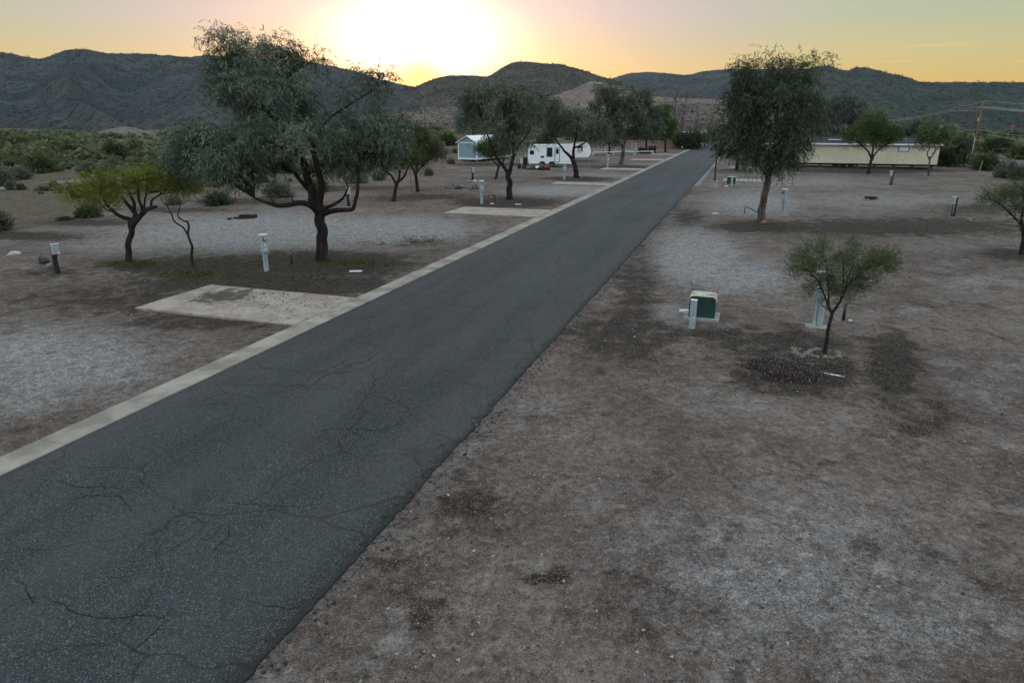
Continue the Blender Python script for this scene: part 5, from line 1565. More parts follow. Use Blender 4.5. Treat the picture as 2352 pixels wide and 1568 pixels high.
stone(G(33, 586), (0.32, 0.2, 0.16), M['rock_white'], 'pale stone lying left of the leaning dark post', 1)
stone(G(100, 603), (0.30, 0.24, 0.26), M['rock_dark'], 'rounded dark stone behind the leaning dark post', 2)
stone(G(116, 612), (0.16, 0.14, 0.14), M['rock'], 'small grey stone at the left foot of the leaning dark post', 3)
stone(G(1097, 433), (0.42, 0.36, 0.42), M['rock'], 'square brown stone right of the fire ring stones', 4)
stone(G(1078, 418), (0.5, 0.3, 0.16), M['rock'], 'flat stone left of the dark post by the fire ring', 5)
stone(G(1090, 418), (0.3, 0.25, 0.2), M['rock_white'], 'pale stone at the foot of the dark post by the fire ring', 6)
for k in range(9):
    a = k * 2 * PI / 9 + 0.3
    c = G(1062, 432) + Vector((1.5 * math.cos(a), 0.9 * math.sin(a), 0))
    stone(c, (0.30 + 0.1 * (k % 3), 0.24, 0.22 + 0.06 * (k % 2)), M['rock'] if k % 3 else M['rock_dark'], 'stone of the loose fire ring left of the round-headed tree', 10 + k, 'stones of the loose fire ring')
rs_ = random.Random(4)
for k in range(20):
    a = k * 2 * PI / 14 + rs_.uniform(-.15, .15)
    rad = (0.34 if k < 14 else 0.62) * rs_.uniform(.9, 1.15)
    if k >= 14:
        a = PI * 0.75 + (k - 14) * 0.22
    c = G(1893, 815) + Vector((rad * math.cos(a) * 1.25, rad * math.sin(a), 0))
    stone(c, (rs_.uniform(.07, .13), rs_.uniform(.06, .1), rs_.uniform(.05, .085)), M['rock'], 'stone of the ring round the young feathery tree', 30 + k, 'stones ringing the young feathery tree')
stone(G(1953, 737), (0.1, 0.08, 0.05), M['rock_white'], 'pale stone right of the tap behind the young tree', 61)
stone(G(1925, 735), (0.12, 0.08, 0.04), M['rock'], 'flat stone left of the tap behind the young tree', 62)
stone(G(2226, 507), (0.18, 0.15, 0.12), M['rock'], 'small pale stone right of the far right dark post', 63)
for k, (px, py) in enumerate(((228, 487), (248, 484), (172, 500), (262, 480))):
    stone(G(px, py), (0.24, 0.18, 0.14), M['rock'], 'pale stone on the boundary bank under the umbrella tree', 70 + k, 'pale stones on the boundary bank')

# fire boxes: open steel trays with soot
def firebox(loc, rz, label, s=1.0):
    r = thing('fire_pit', label, 'fire pit', loc, rz)
    mb = MB()
    for c, sz in (((0, -0.33, .16), (1.0, .05, .34)), ((0, .33, .16), (1.0, .05, .34)), ((-.475, 0, .16), (.05, .61, .34)), ((.475, 0, .16), (.05, .61, .34))):
        mb.box(c, sz)
    mb.build('steel_box', M['soot'], r, 0.01)
    MB().rock((0, 0, .05), (.42, .28, .12), 5).build('ash', M['rock_dark'], r)
    MB().box((0, .02, .36), (1.04, .5, .03)).build('grate', M['soot'], r, 0.006)
    r.scale = (s, s, s * .72)
    return r


firebox(G(570, 502), -0.05, 'black steel fire box on the gravel loop left of the big tree')
firebox(G(2000, 458), -0.15, 'black steel fire box on the bare ground before the mobile home', 0.85)
for k, (px, py, sz) in enumerate(((543, 503, .35), (556, 504, .5), (528, 505, .3))):
    o = MB().box((0, 0, .06), (sz, .2, .14)).build('brick', M['soot'], None, 0.01, loc=G(px, py), rz=k * .3)
    tag(o, 'dark block lying left of the fire box on the gravel loop', 'block', 'dark blocks by the fire box')
for k, (px, py) in enumerate(((1986, 459), (1992, 460), (2014, 459.5))):
    stone(G(px, py), (.17, .13, .1), M['rock'], 'pale stone against the fire box before the mobile home', 90 + k, 'pale stones by the far fire box')
o = MB().tube(catmull([(-.9, 0, .05), (-.4, .1, .12), (.1, 0, .1), (.5, .15, .2), (.9, 0, .05)], 4), [.05, .09, .12, .09, .03, .03, .03, .03, .03, .03, .03, .03, .03, .03, .03, .03, .03][:17], 8).build('fallen_branch', pmat('dry_wood', (0.16, 0.1, 0.06), (0.25, 0.17, 0.11), 4, .9), None, smooth=True, loc=G(1778, 514))
tag(o, 'short dry brown branch lying right of the weeping tree foot', 'branch')

# dark gravel mound by the young tree, made of thousands of chips
rg = np.random.default_rng(3)
c0 = G(1822, 848)
n = 9000
ang = rg.random(n) * 2 * PI
rad = np.sqrt(rg.random(n)) * (0.9 + 0.16 * np.sin(ang * 3 + 1) + 0.1 * np.sin(ang * 7)) * (0.8 + 0.3 * rg.random(n))
ex, ey = 1.30, 1.05
X = c0.x + ex * rad * np.cos(ang)
Y = c0.y + ey * rad * np.sin(ang)
Zb = 0.07 * (1 - rad ** 2) - 0.01
sz = 0.010 + 0.018 * rg.random(n) ** 2
VV = []
tet = np.array([(1, 1, 1), (-1, -1, 1), (-1, 1, -1), (1, -1, -1)], float) * 0.75
for k in range(4):
    VV.append(np.stack([X, Y, Zb], -1) + (tet[k] * sz[:, None]) + rg.normal(size=(n, 3)) * sz[:, None] * 0.5)
V = np.stack(VV, 1).reshape(-1, 3)
b0 = np.arange(n)[:, None, None] * 4
Fq = (b0 + np.array([[0, 1, 2], [0, 3, 1], [0, 2, 3], [1, 3, 2]])[None]).reshape(-1, 3)
M['chips'] = leaf_mat('mixed_stone_chips', (0.028, 0.019, 0.015), (0.075, 0.052, 0.043), (0.19, 0.155, 0.14), trans=0.0)
gm = np_mesh('gravel_mound', V, Fq, M['chips'], np.repeat(np.clip(rg.random(n) ** 1.5, 0, 1), 4))
tag(gm, 'low dark mound of gravel beside the young feathery tree', 'gravel', kind='stuff')
mb = MB()
pts = []
mb2 = [(c0.x, c0.y, 0.05)]
fs = []
for k in range(36):
    a = 2 * PI * k / 36
    mb2.append((c0.x + ex * .55 * math.cos(a), c0.y + ey * .55 * math.sin(a), 0.025))
for k in range(36):
    a = 2 * PI * k / 36
    mb2.append((c0.x + ex * 1.0 * math.cos(a), c0.y + ey * 1.0 * math.sin(a), -0.06))
for k in range(36):
    k2_ = (k + 1) % 36
    fs += [(0, 1 + k, 1 + k2_), (1 + k, 37 + k, 37 + k2_, 1 + k2_)]
o = MB().add(mb2, fs).build('soil_mound', pmat('dark_soil', (0.02, 0.016, 0.014), (0.045, 0.035, 0.03), 8, .95, bump=.8, bscale=30), None, smooth=True)
tag(o, kind='structure')

# loose pebbles and twigs over the near dirt
rg = np.random.default_rng(8)
n = 9000
PX, PY = rg.uniform(-100, 2450, n * 3), rg.uniform(560, 1620, n * 3)
tt_ = 6.3 / (F * st + (PY - CY) * ct)
X, Y = (PX - CX) * tt_, (F * ct - (PY - CY) * st) * tt_
wl = X * ND.x + Y * ND.y
ok = ((wl > W_R2 + 0.1) | (wl < W_K - 0.1))
X, Y = X[ok][:n], Y[ok][:n]
n = len(X)
sz = 0.004 + 0.020 * rg.random(n) ** 7 + 0.0003 * Y * 0.5
VV = []
for k in range(4):
    VV.append(np.stack([X, Y, np.full(n, 0.006)], -1) + tet[k] * sz[:, None] * np.array([1.2, 1, .7]) + rg.normal(size=(n, 3)) * sz[:, None] * 0.35)
V = np.stack(VV, 1).reshape(-1, 3)
b0 = np.arange(n)[:, None, None] * 4
Fq = (b0 + np.array([[0, 1, 2], [0, 3, 1], [0, 2, 3], [1, 3, 2]])[None]).reshape(-1, 3)
pb = np_mesh('pebbles', V, Fq, leaf_mat('pebble_stone', (0.03, 0.026, 0.024), (0.11, 0.095, 0.088), (0.36, 0.35, 0.34), trans=0.0), np.repeat(rg.random(n), 4))
tag(pb, 'loose pebbles strewn over the bare dirt', 'pebbles', kind='stuff')

# crumbs of asphalt along the broken edge
rg = np.random.default_rng(58)
n = 3600
ss_ = -6 + 75 * rg.random(n) ** 1.3
off_ = rg.normal(size=n) * 0.14 + 0.10 + 0.12 * rg.random(n)
base = np.stack([RD.x * ss_ + ND.x * (W_R2 + off_), RD.y * ss_ + ND.y * (W_R2 + off_), np.where(off_ < 0.02, 0.035, 0.006)], -1)
sz = 0.008 + 0.03 * rg.random(n) ** 4
VV = [base + tet[k] * sz[:, None] * np.array([1.2, 1, .7]) + rg.normal(size=(n, 3)) * sz[:, None] * 0.35 for k in range(4)]
V = np.stack(VV, 1).reshape(-1, 3)
b0 = np.arange(n)[:, None, None] * 4
Fq = (b0 + np.array([[0, 1, 2], [0, 3, 1], [0, 2, 3], [1, 3, 2]])[None]).reshape(-1, 3)
o = np_mesh('asphalt_crumbs', V, Fq, leaf_mat('asphalt_crumb', (0.012, 0.012, 0.013), (0.04, 0.04, 0.041), (0.12, 0.115, 0.11), trans=0.0), np.repeat(rg.random(n), 4))
tag(o, 'dark crumbs of asphalt along the broken road edge', 'gravel', kind='stuff')

# dry leaves fallen under the trees and on the nearest slab
rg = np.random.default_rng(18)
n = 5200
cx_ = rg.choice([0, 1, 2, 3, 4], n, p=[.42, .18, .16, .12, .12])
CC = np.array([(730, 612, 190, 30), (640, 690, 200, 40), (450, 630, 190, 25), (1900, 850, 170, 60), (1760, 520, 120, 14)], float)
PX = CC[cx_, 0] + rg.normal(size=n) * CC[cx_, 2] * .6
PY = CC[cx_, 1] + rg.normal(size=n) * CC[cx_, 3] * .6
tt_ = 6.3 / (F * st + (PY - CY) * ct)
X, Y = (PX - CX) * tt_, (F * ct - (PY - CY) * st) * tt_
sw_s, sw_w = X * RD.x + Y * RD.y, X * ND.x + Y * ND.y
sa, wa = road_sw(G(315, 710))
sb, wb = road_sw(G(480, 656))
onpad = (sw_s > min(sa, sb)) & (sw_s < max(sa, sb)) & (sw_w > (wa + wb) / 2) & (sw_w < W_K)
Z = np.where(onpad, 0.062, np.where(sw_w > W_K, 0.06, 0.03))
keep = ~((sw_w > W_L - 0.05) & (sw_w < W_R2))
base = np.stack([X, Y, Z], -1)[keep]
n = len(base)
d = unit(np.stack([rg.normal(size=n), rg.normal(size=n), rg.normal(size=n) * .15], -1))
side = unit(np.stack([-d[:, 1], d[:, 0], rg.normal(size=n) * .2], -1))
Ls, Ws = 0.08 + 0.1 * rg.random(n), 0.018 + 0.02 * rg.random(n)
V = np.stack([base, base + d * (Ls * .45)[:, None] + side * (Ws * .5)[:, None], base + d * Ls[:, None], base + d * (Ls * .45)[:, None] - side * (Ws * .5)[:, None]], 1).reshape(-1, 3)
fl = np_mesh('fallen_leaves', V, np.arange(len(V)).reshape(-1, 4), leaf_mat('dry_leaf', (0.022, 0.017, 0.013), (0.06, 0.045, 0.03), (0.15, 0.12, 0.075), trans=0.05), np.repeat(rg.random(n) ** 1.5, 4))
tag(fl, 'dry fallen leaves scattered under the trees', 'leaves', kind='stuff')

# weeds in the shade
rg = np.random.default_rng(28)
n = 2600
CC = np.array([(300, 607, 70, 9), (430, 632, 130, 14), (790, 606, 90, 14), (640, 640, 130, 16), (970, 555, 60, 12)], float)
cx_ = rg.choice(5, n, p=[.3, .2, .25, .15, .1])
PX = CC[cx_, 0] + rg.normal(size=n) * CC[cx_, 2] * .5
PY = CC[cx_, 1] + rg.normal(size=n) * CC[cx_, 3] * .5
tt_ = 6.3 / (F * st + (PY - CY) * ct)
base = np.stack([(PX - CX) * tt_, (F * ct - (PY - CY) * st) * tt_, np.zeros(n)], -1)
VV = [leaf_quads(base + rg.normal(size=(n, 3)) * np.array([.05, .05, 0]), unit(np.stack([rg.normal(size=n) * .6, rg.normal(size=n) * .6, np.full(n, .8)], -1)), 0.05 + .09 * rg.random(n), np.full(n, .014), rg) for _ in range(6)]
V = np.concatenate(VV)
o = np_mesh('weeds', V, np.arange(len(V)).reshape(-1, 4), leaf_mat('weed_blade', (0.035, 0.035, 0.012), (0.085, 0.085, 0.025), (0.17, 0.16, 0.05)), np.repeat(np.tile(rg.random(n), 6), 4))
tag(o, 'short yellow-green weeds growing under the trees', 'weeds', kind='stuff')

# ------------------------------------------------------------------ the white caravan (fifth wheel)
g = G(1265, 383.5)
S_RV = 0.0095


def siding(name, c1, c2, pitch, axis=2, depth=0.012, rough=0.5):
    m, nt, out = new_mat(name)
    ob = nd(nt, 'ShaderNodeTexCoord').outputs['Object']
    comp = nd(nt, 'ShaderNodeSeparateXYZ', {0: ob}).outputs[axis]
    fr = mth(nt, 'FRACT', mth(nt, 'DIVIDE', comp, pitch))
    c = mixc(nt, sstep(nt, noi(nt, ob, 0.8, 5), 0.35, 0.65), c1, c2)
    ln = sstep(nt, fr, 0.0, 0.10, 0.6, 1.0)
    c = mixc(nt, 1.0, c, nd(nt, 'ShaderNodeCombineColor', {0: ln, 1: ln, 2: ln}).outputs[0], 'MULTIPLY')
    # rain streaks
    stn = noi(nt, nd(nt, 'ShaderNodeMapping', {'Vector': ob, 'Scale': (3, 3, 0.25)}).outputs[0], 1.5, 4)
    c = mixc(nt, mth(nt, 'MULTIPLY', sstep(nt, stn, 0.55, 0.75), 0.18), c, (0.25, 0.23, 0.2))
    bp = nd(nt, 'ShaderNodeBump', {'Strength': 0.6, 'Distance': depth, 'Height': fr})
    b = nd(nt, 'ShaderNodeBsdfPrincipled', {'Base Color': c, 'Roughness': rough, 'Normal': bp.outputs[0]})
    nt.links.new(b.outputs[0], out.inputs[0])
    return m


M['rv'] = siding('white_corrugated_siding', (0.76, 0.83, 0.85), (0.84, 0.88, 0.89), 0.16)
M['cream'] = siding('cream_panel_siding', (0.62, 0.56, 0.41), (0.68, 0.62, 0.46), 0.41, axis=0, rough=0.8)
M['bluegrey'] = siding('blue_grey_lap_siding', (0.20, 0.305, 0.335), (0.23, 0.335, 0.365), 0.22, rough=0.8)
M['shingle'] = pmat('dark_shingle', (0.022, 0.026, 0.028), (0.045, 0.05, 0.054), 7, .9, bump=.6, bscale=30)
M['white_roof'] = pmat('white_metal_roof', (0.72, 0.78, 0.80), (0.80, 0.84, 0.85), 3, .3, spec=.6)
rv = thing('caravan', 'white fifth-wheel caravan with a dark-framed door, parked behind the leaning tree', 'caravan', g, math.radians(-6))


def zx(x):
    return (x - 1510) * S_RV


def zz_(y):
    return (596 - y) * S_RV * 1.03


prof_rv = [(zx(1168), zz_(470)), (zx(1184), zz_(553)), (zx(1840), zz_(553)), (zx(1845), zz_(462)), (zx(2062), zz_(460)), (zx(2092), zz_(420)), (zx(2098), zz_(390)), (zx(2068), zz_(268)), (zx(2040), zz_(262)), (zx(1880), zz_(264)), (zx(1800), zz_(290)), (zx(1190), zz_(297)), (zx(1172), zz_(330))]
mb = MB()
mb.prism(prof_rv, 'y', 0.0, 2.45)
body = mb.build('body', M['rv'], rv, 0.03)
top = [(p[0] * 1.0, p[1]) for p in prof_rv[7:12]]
mb = MB()
for a, b in zip(top[:-1], top[1:]):
    mid = ((a[0] + b[0]) / 2, (a[1] + b[1]) / 2)
    mb.prism([(a[0], a[1] + .005), (a[0], a[1] + 0.06), (b[0], b[1] + 0.06), (b[0], b[1] + .005)], 'y', -0.05, 2.5)
mb.build('roof', M['white_roof'], rv)


def win(x0, x1, y0, y1, name='window', mat='glass_dark', fr='dark_metal', frame=True):
    cx, cz = (zx(x0) + zx(x1)) / 2, (zz_(y0) + zz_(y1)) / 2
    w_, h_ = abs(zx(x1) - zx(x0)), abs(zz_(y1) - zz_(y0))
    o = MB().box((cx, -0.012, cz), (w_, 0.04, h_)).build(name, M[fr], rv, 0.008)
    if frame:
        MB().box((cx, -0.036, cz), (w_ - .09, 0.012, h_ - .09)).build('pane', M[mat], o)
    return o


win(1447, 1532, 326, 456)
win(1196, 1258, 368, 426)
win(1893, 1976, 304, 378)
dr = win(1563, 1642, 322, 532, 'door_frame', frame=False)
d2 = MB().box(((zx(1572) + zx(1634)) / 2, -0.04, (zz_(330) + zz_(524)) / 2), (zx(1634) - zx(1572), 0.03, zz_(330) - zz_(524))).build('door', M['rv'], rv, 0.008)
MB().box(((zx(1582) + zx(1624)) / 2, -0.06, (zz_(342) + zz_(416)) / 2), (zx(1624) - zx(1582), 0.02, zz_(342) - zz_(416))).build('pane', M['glass_dark'], d2, 0.005)
MB().box((zx(1579), -0.07, zz_(432)), (0.05, 0.04, 0.10)).build('handle', M['dark_metal'], d2)
ac = MB().box(((zx(1897) + zx(1952)) / 2, -0.2, (zz_(338) + zz_(376)) / 2), (zx(1952) - zx(1897), 0.34, zz_(338) - zz_(376))).build('air_conditioner', M['white'], rv, 0.015)
MB().box(((zx(1897) + zx(1952)) / 2, -0.375, (zz_(342) + zz_(372)) / 2), (0.40, 0.012, 0.24)).build('grille', M['steel'], ac)
MB().box(((zx(1358) + zx(1412)) / 2, -0.012, (zz_(444) + zz_(470)) / 2), (0.5, 0.03, 0.25)).build('vent', M['soot'], rv, 0.006)
MB().box((zx(1402), -0.04, zz_(322)), (0.09, 0.09, 0.09)).build('porch_light', M['dark_metal'], rv, 0.01)
MB().box(((zx(1700) + zx(1790)) / 2, -0.008, (zz_(500) + zz_(530)) / 2), (0.86, 0.02, 0.28)).build('hatch', M['white'], rv, 0.006)
MB().box((zx(1308), -0.03, zz_(372)), (0.3, 0.06, 0.03)).build('awning_bracket', M['white'], rv)
for wx in (1382, 1525):
    o = MB().tube([(zx(wx), 0.05, 0.36), (zx(wx), 0.30, 0.36)], 0.36, 24).build('wheel', M['rubber'], rv, 0.03)
    MB().tube([(zx(wx), 0.035, 0.36), (zx(wx), 0.06, 0.36)], 0.19, 16).build('rim', M['steel'], o)
    MB().prism([(zx(wx) + .47 * math.cos(a), 0.36 + .42 * math.sin(a)) for a in np.linspace(0, PI, 12)], 'y', -0.012, 0.02).build('wheel_arch', M['soot'], rv)
for k, yy in enumerate((0.14, 0.32)):
    pass
stp = MB()
stp.box((zx(1603), -0.22, 0.36), (0.66, 0.42, 0.04))
stp.box((zx(1603), -0.46, 0.16), (0.66, 0.30, 0.04))
stp.box((zx(1603) - .31, -0.3, 0.2), (0.03, 0.5, 0.38))
stp.box((zx(1603) + .31, -0.3, 0.2), (0.03, 0.5, 0.38))
stp.build('step', M['dark_metal'], rv, 0.006)
for yy in (0.3, 2.1):
    MB().tube([(zx(2066), yy, zz_(460)), (zx(2080), yy, 0)], [0.05, 0.05], 8).build('landing_leg', M['steel'], rv)
for xx in (1215, 1800):
    MB().tube([(zx(xx), 0.4, zz_(553)), (zx(xx), 0.4, 0)], 0.04, 8).build('stabilizer', M['steel'], rv)
und = MB().box((zx(1520), 1.25, 0.35), (5.6, 1.6, 0.16)).build('chassis', M['soot'], rv)

# junk in front of the caravan
gj = G(1251, 391.5)
r = thing('ride_on_mower', 'rusty orange ride-on mower in front of the caravan', 'mower', gj, math.radians(20))
M['orange'] = pmat('faded_orange_paint', (0.30, 0.075, 0.035), (0.22, 0.06, 0.035), 3, .6)
MB().box((0.25, 0, .52), (.62, .46, .40)).build('bonnet', M['orange'], r, .06)
MB().box((-0.38, 0, .45), (.66, .7, .22)).build('rear_deck', M['orange'], r, .05)
st_ = MB()
st_.box((-0.40, 0, .62), (.42, .44, .1))
st_.box((-0.62, 0, .84), (.1, .44, .42))
st_.build('seat', pmat('brown_vinyl', (0.10, .05, .035), (.13, .07, .05), 5, .6), r, .04)
MB().tube([(0.02, 0, .7), (-.12, 0, .98)], .022, 8).build('steering_column', M['dark_metal'], r)
MB().tube([(-.13 + .0, .17 * math.sin(a), .98 + .08 * math.cos(a) * .6) if False else (-.13 + .07 * math.cos(a), .17 * math.sin(a), .99 + .05 * math.cos(a)) for a in np.linspace(0, 2 * PI, 15)], .015, 6).build('steering_wheel', M['dark_metal'], r)
for (x, y, rr_) in ((-.42, .42, .27), (-.42, -.42, .27), (.42, .36, .19), (.42, -.36, .19)):
    MB().tube([(x, y - .08, rr_), (x, y + .08, rr_)], rr_, 18).build('wheel', M['rubber'], r, .02)
r = thing('tarpaulin_heap', 'low black heap with a white bundle on it, left of the orange mower', 'heap', G(1229, 390.5))
MB().rock((0, 0, .1), (1.15, .5, .28), 33, 3).build('black_cover', M['rubber'], r, smooth=True)
MB().rock((0.35, -.1, .32), (.42, .3, .22), 34, 3).build('white_bundle', M['white'], r, smooth=True)
r = thing('plastic_chair', 'white plastic chair at the rear of the caravan', 'chair', G(1200, 379), 0.5)
ch = MB()
ch.box((0, 0, .44), (.46, .44, .04))
ch.build('seat', M['white'], r, .015)
ch = MB()
for x in (-.19, -.06, .06, .19):
    ch.box((x, .22, .68), (.06, .03, .46))
ch.box((0, .22, .92), (.46, .035, .07))
ch.build('backrest', M['white'], r, .008)
for x in (-.2, .2):
    for y in (-.19, .19):
        MB().box((x, y, .21), (.045, .045, .43)).build('leg', M['white'], r, .006)
for k, (px, py, s, lab) in enumerate(((1193, 387, (.55, .4, .5), 'dark crate of clutter left of the caravan rear'), (1204, 388, (.5, .45, .35), 'lower dark crate beside the caravan rear corner'), (1206, 380, (.5, .5, 1.1), 'tall dark bin standing at the caravan rear'))):
    r = thing('crate', lab, 'crate', G(px, py), .3 * k)
    MB().box((0, 0, s[2] / 2), s, top=.93).build('bin', M['rubber'], r, .02)
    MB().box((0, 0, s[2] + .02), (s[0] * 1.02, s[1] * 1.02, .04)).build('lid', M['soot'], r, .01)

# ------------------------------------------------------------------ grey cabin
gc = G(1096, 372.5)
cab = thing('cabin', 'blue-grey gabled cabin on wheels with white trim and a white roof, behind the round-headed tree', 'cabin', gc, math.radians(-28))
CW, CL, Z0, Z1, ZR = 3.5, 11.5, 0.45, 2.95, 3.85
# origin at the near corner: gable end runs to -x, long side runs along +y
gab = [(-CW, Z0), (0, Z0), (0, Z1), (-CW / 2, ZR), (-CW, Z1)]
MB().prism(gab, 'y', 0, CL).build('wall', M['bluegrey'], cab)
rf = MB()
for (xa, za, xb, zb) in ((0.28, Z1 - .14, -CW / 2, ZR + .02), (-CW - .28, Z1 - .14, -CW / 2, ZR + .02)):
    rf.prism([(xa, za + .02), (xa, za + .12), (xb, zb + .12), (xb, zb + .02)], 'y', -0.35, CL + .3)
rf.build('roof', M['white_roof'], cab)
tr = MB()
tr.box((-.06, -.022, (Z0 + Z1) / 2), (.16, .04, Z1 - Z0))
tr.box((-CW + .06, -.022, (Z0 + Z1) / 2), (.16, .04, Z1 - Z0))
tr.box((.022, .07, (Z0 + Z1) / 2), (.04, .16, Z1 - Z0))
tr.box((-CW / 2, -.026, Z1 - .04), (CW + .02, .04, .13))
tr.box((-CW / 2, -.03, Z0 + .03), (CW + .1, .05, .24))
tr.box((.03, CL / 2, Z0 + .03), (.05, CL, .24))
tr.build('trim', M['white'], cab)
for y in (2.9, 7.5):
    f = MB().box((.02, y, 1.95), (.05, .95, 1.0)).build('window', M['white'], cab, .01)
    MB().box((.05, y, 1.95), (.02, .78, .82)).build('pane', M['glass_dark'], f)
MB().box((-CW / 2, CL / 2, Z0 - .16), (CW - .8, CL - .6, .2)).build('chassis', M['soot'], cab)
for x in (-.5, -CW + .5):
    for y in (4.8, 6.0):
        MB().tube([(x - .12, y, .34), (x + .12, y, .34)], .34, 18).build('wheel', M['rubber'], cab, .02)
    for y in (.7, CL - .7):
        MB().box((x, y, .14), (.3, .3, .34)).build('support_block', M['conc_grey'], cab)

# ------------------------------------------------------------------ beige mobile home
gr = G(2150, 389.5)
mh = thing('mobile_home', 'long beige single-wide mobile home with a dark roof, raised on its chassis', 'mobile home', gr, RROT + math.radians(2.5))
ML, MW, z0, z1 = 22.0, 4.2, 0.62, 3.15
MB().box((-ML / 2, MW / 2, (z0 + z1) / 2), (ML, MW, z1 - z0)).build('wall', M['cream'], mh, .02)
sh = MB()
sh.prism([(-.45, z1 + .02), (MW / 2, z1 + .86), (MW + .3, z1 + .02)], 'x', -ML - .3, .25)
roof = sh.build('roof', M['shingle'], mh)
MB().box((-ML / 2, -.46, z1 + .03), (ML + .56, .04, .2)).build('fascia', M['white'], mh)
for x in (-4.0, -9.5, -15):
    MB().tube([(x, 1.2, z1 + .3), (x, 1.2, z1 + .75)], .07, 10).build('roof_vent', M['steel'], roof)
MB().box((-12.9, .9, z1 + .55), (1.5, .5, .1)).build('skylight', M['white'], roof)
MB().box((-16.5, .9, z1 + .5), (1.1, .5, .1)).build('skylight', M['white'], roof)
for (x, ww, hh_, fm, pm) in ((-4.3, 1.35, .72, pmat('brown_window_trim', (.2, .13, .085), (.24, .16, .11), 4, .7), pmat('pale_blind', (.62, .68, .70), (.70, .75, .76), 2, .4)),
                             (-17.6, 1.0, .72, pmat('tan_board', (.22, .13, .07), (.28, .17, .1), 4, .8), pmat('tan_panel', (.27, .16, .09), (.33, .2, .12), 4, .8))):
    f = MB().box((x, -.02, z1 - .55), (ww, .06, hh_)).build('window', fm, mh, .01)
    MB().box((x, -.055, z1 - .55), (ww - .22, .02, hh_ - .16)).build('pane', pm, f)
for x in (-1.9, -10.5, -3.3):
    MB().box((x, -.05, z1 - .22), (.14, .1, .2)).build('wall_light', M['rock_white'], mh, .01)
MB().box((-ML / 2, MW / 2, .5), (ML - .4, MW - .7, .22)).build('chassis', M['soot'], mh)
for x in np.arange(-ML + .8, -.3, 2.3):
    MB().box((x, .5, .2), (.28, .28, .5)).build('support_block', M['rock_dark'], mh)
for x in (-10.4, -11.4, -12.4):
    MB().tube([(x, .45, .38), (x, .75, .38)], .38, 20).build('wheel', M['rubber'], mh, .02)

# ------------------------------------------------------------------ brick wall, rails, far buildings
def brick_mat():
    m, nt, out = new_mat('tan_brick')
    ob = nd(nt, 'ShaderNodeTexCoord').outputs['Object']
    mp = nd(nt, 'ShaderNodeMapping', {'Vector': ob, 'Rotation': (PI / 2, 0, 0)}).outputs[0]
    br = nd(nt, 'ShaderNodeTexBrick', {'Vector': mp, 'Color1': (0.24, 0.15, 0.115, 1), 'Color2': (0.30, 0.19, 0.145, 1), 'Mortar': (0.16, 0.115, 0.095, 1), 'Scale': 2.4, 'Mortar Size': 0.02})
    c = mixc(nt, sstep(nt, noi(nt, ob, .5, 4), .35, .65), br.outputs[0], (0.25, 0.165, 0.13))
    b = nd(nt, 'ShaderNodeBsdfPrincipled', {'Base Color': c, 'Roughness': 0.9})
    nt.links.new(b.outputs[0], out.inputs[0])
    return m


M['brick'] = brick_mat()


def wall_between(pa, pb, hgt, label, name='brick_wall'):
    a, b = G(*pa), G(*pb)
    d = b - a
    r = thing(name, label, 'wall', a, math.atan2(d.y, d.x))
    L_ = d.length
    MB().box((L_ / 2, 0, hgt / 2 - .1), (L_, .2, hgt + .2)).build('wall', M['brick'], r)
    mb = MB()
    n = int(L_ / 6)
    for k in range(n + 1):
        mb.box((L_ * k / n, 0, hgt / 2), (.42, .42, hgt + .12))
    mb.build('pier', M['brick'], r)
    MB().box((L_ / 2, 0, hgt + .03), (L_, .26, .06)).build('coping', M['rock'], r)
    return r


wall_between((1425, 341.5), (1606, 342.5), 1.9, 'tan brick boundary wall closing the park beyond the kerbside trees')
wall_between((1040, 326), (1205, 330), 2.2, 'brown brick wall glimpsed behind the grey cabin')
# white rail
a, b = G(1362, 358), G(1500, 355)
d = b - a
r = thing('rail_fence', 'low white pipe rail running behind the caravan and the back row of trees', 'fence', a, math.atan2(d.y, d.x))
MB().tube([(0, 0, .62), (d.length, 0, .62)], .06, 8).build('rail', M['white'], r)
n = int(d.length / 4)
for k in range(n + 1):
    MB().tube([(d.length * k / n, 0, -.1), (d.length * k / n, 0, .62)], .05, 8).build('post', M['white'], r)
# wire fence on the left boundary
EL = [(-60, 560), (77, 512), (165, 487), (330, 458), (520, 440), (700, 420), (860, 408), (1000, 385), (1042, 377)]
r = thing('wire_fence', 'rusty post and wire fence along the left boundary of the park', 'fence', (0, 0, 0))
gp = [G(*q) for q in EL]
M['rust_post'] = pmat('pale_rust', (.22, .13, .075), (.30, .19, .12), 5, .8)
pts_ = []
for a, b in zip(gp[:-1], gp[1:]):
    n = max(1, int((b - a).length / 9.0))
    for k in range(n):
        pts_.append(a.lerp(b, k / n))
pts_.append(gp[-1])
for p in pts_:
    MB().tube([(0, 0, -.1), (-.04, 0, 1.35)], .028, 6).build('post', M['rust_post'], r, loc=p)
for hgt in (1.28, .8):
    MB().tube([p + Vector((0, 0, hgt)) for p in pts_], .012, 4).build('wire', M['rust_post'], r)

# poles and wires
UP_G = 'timber utility poles'


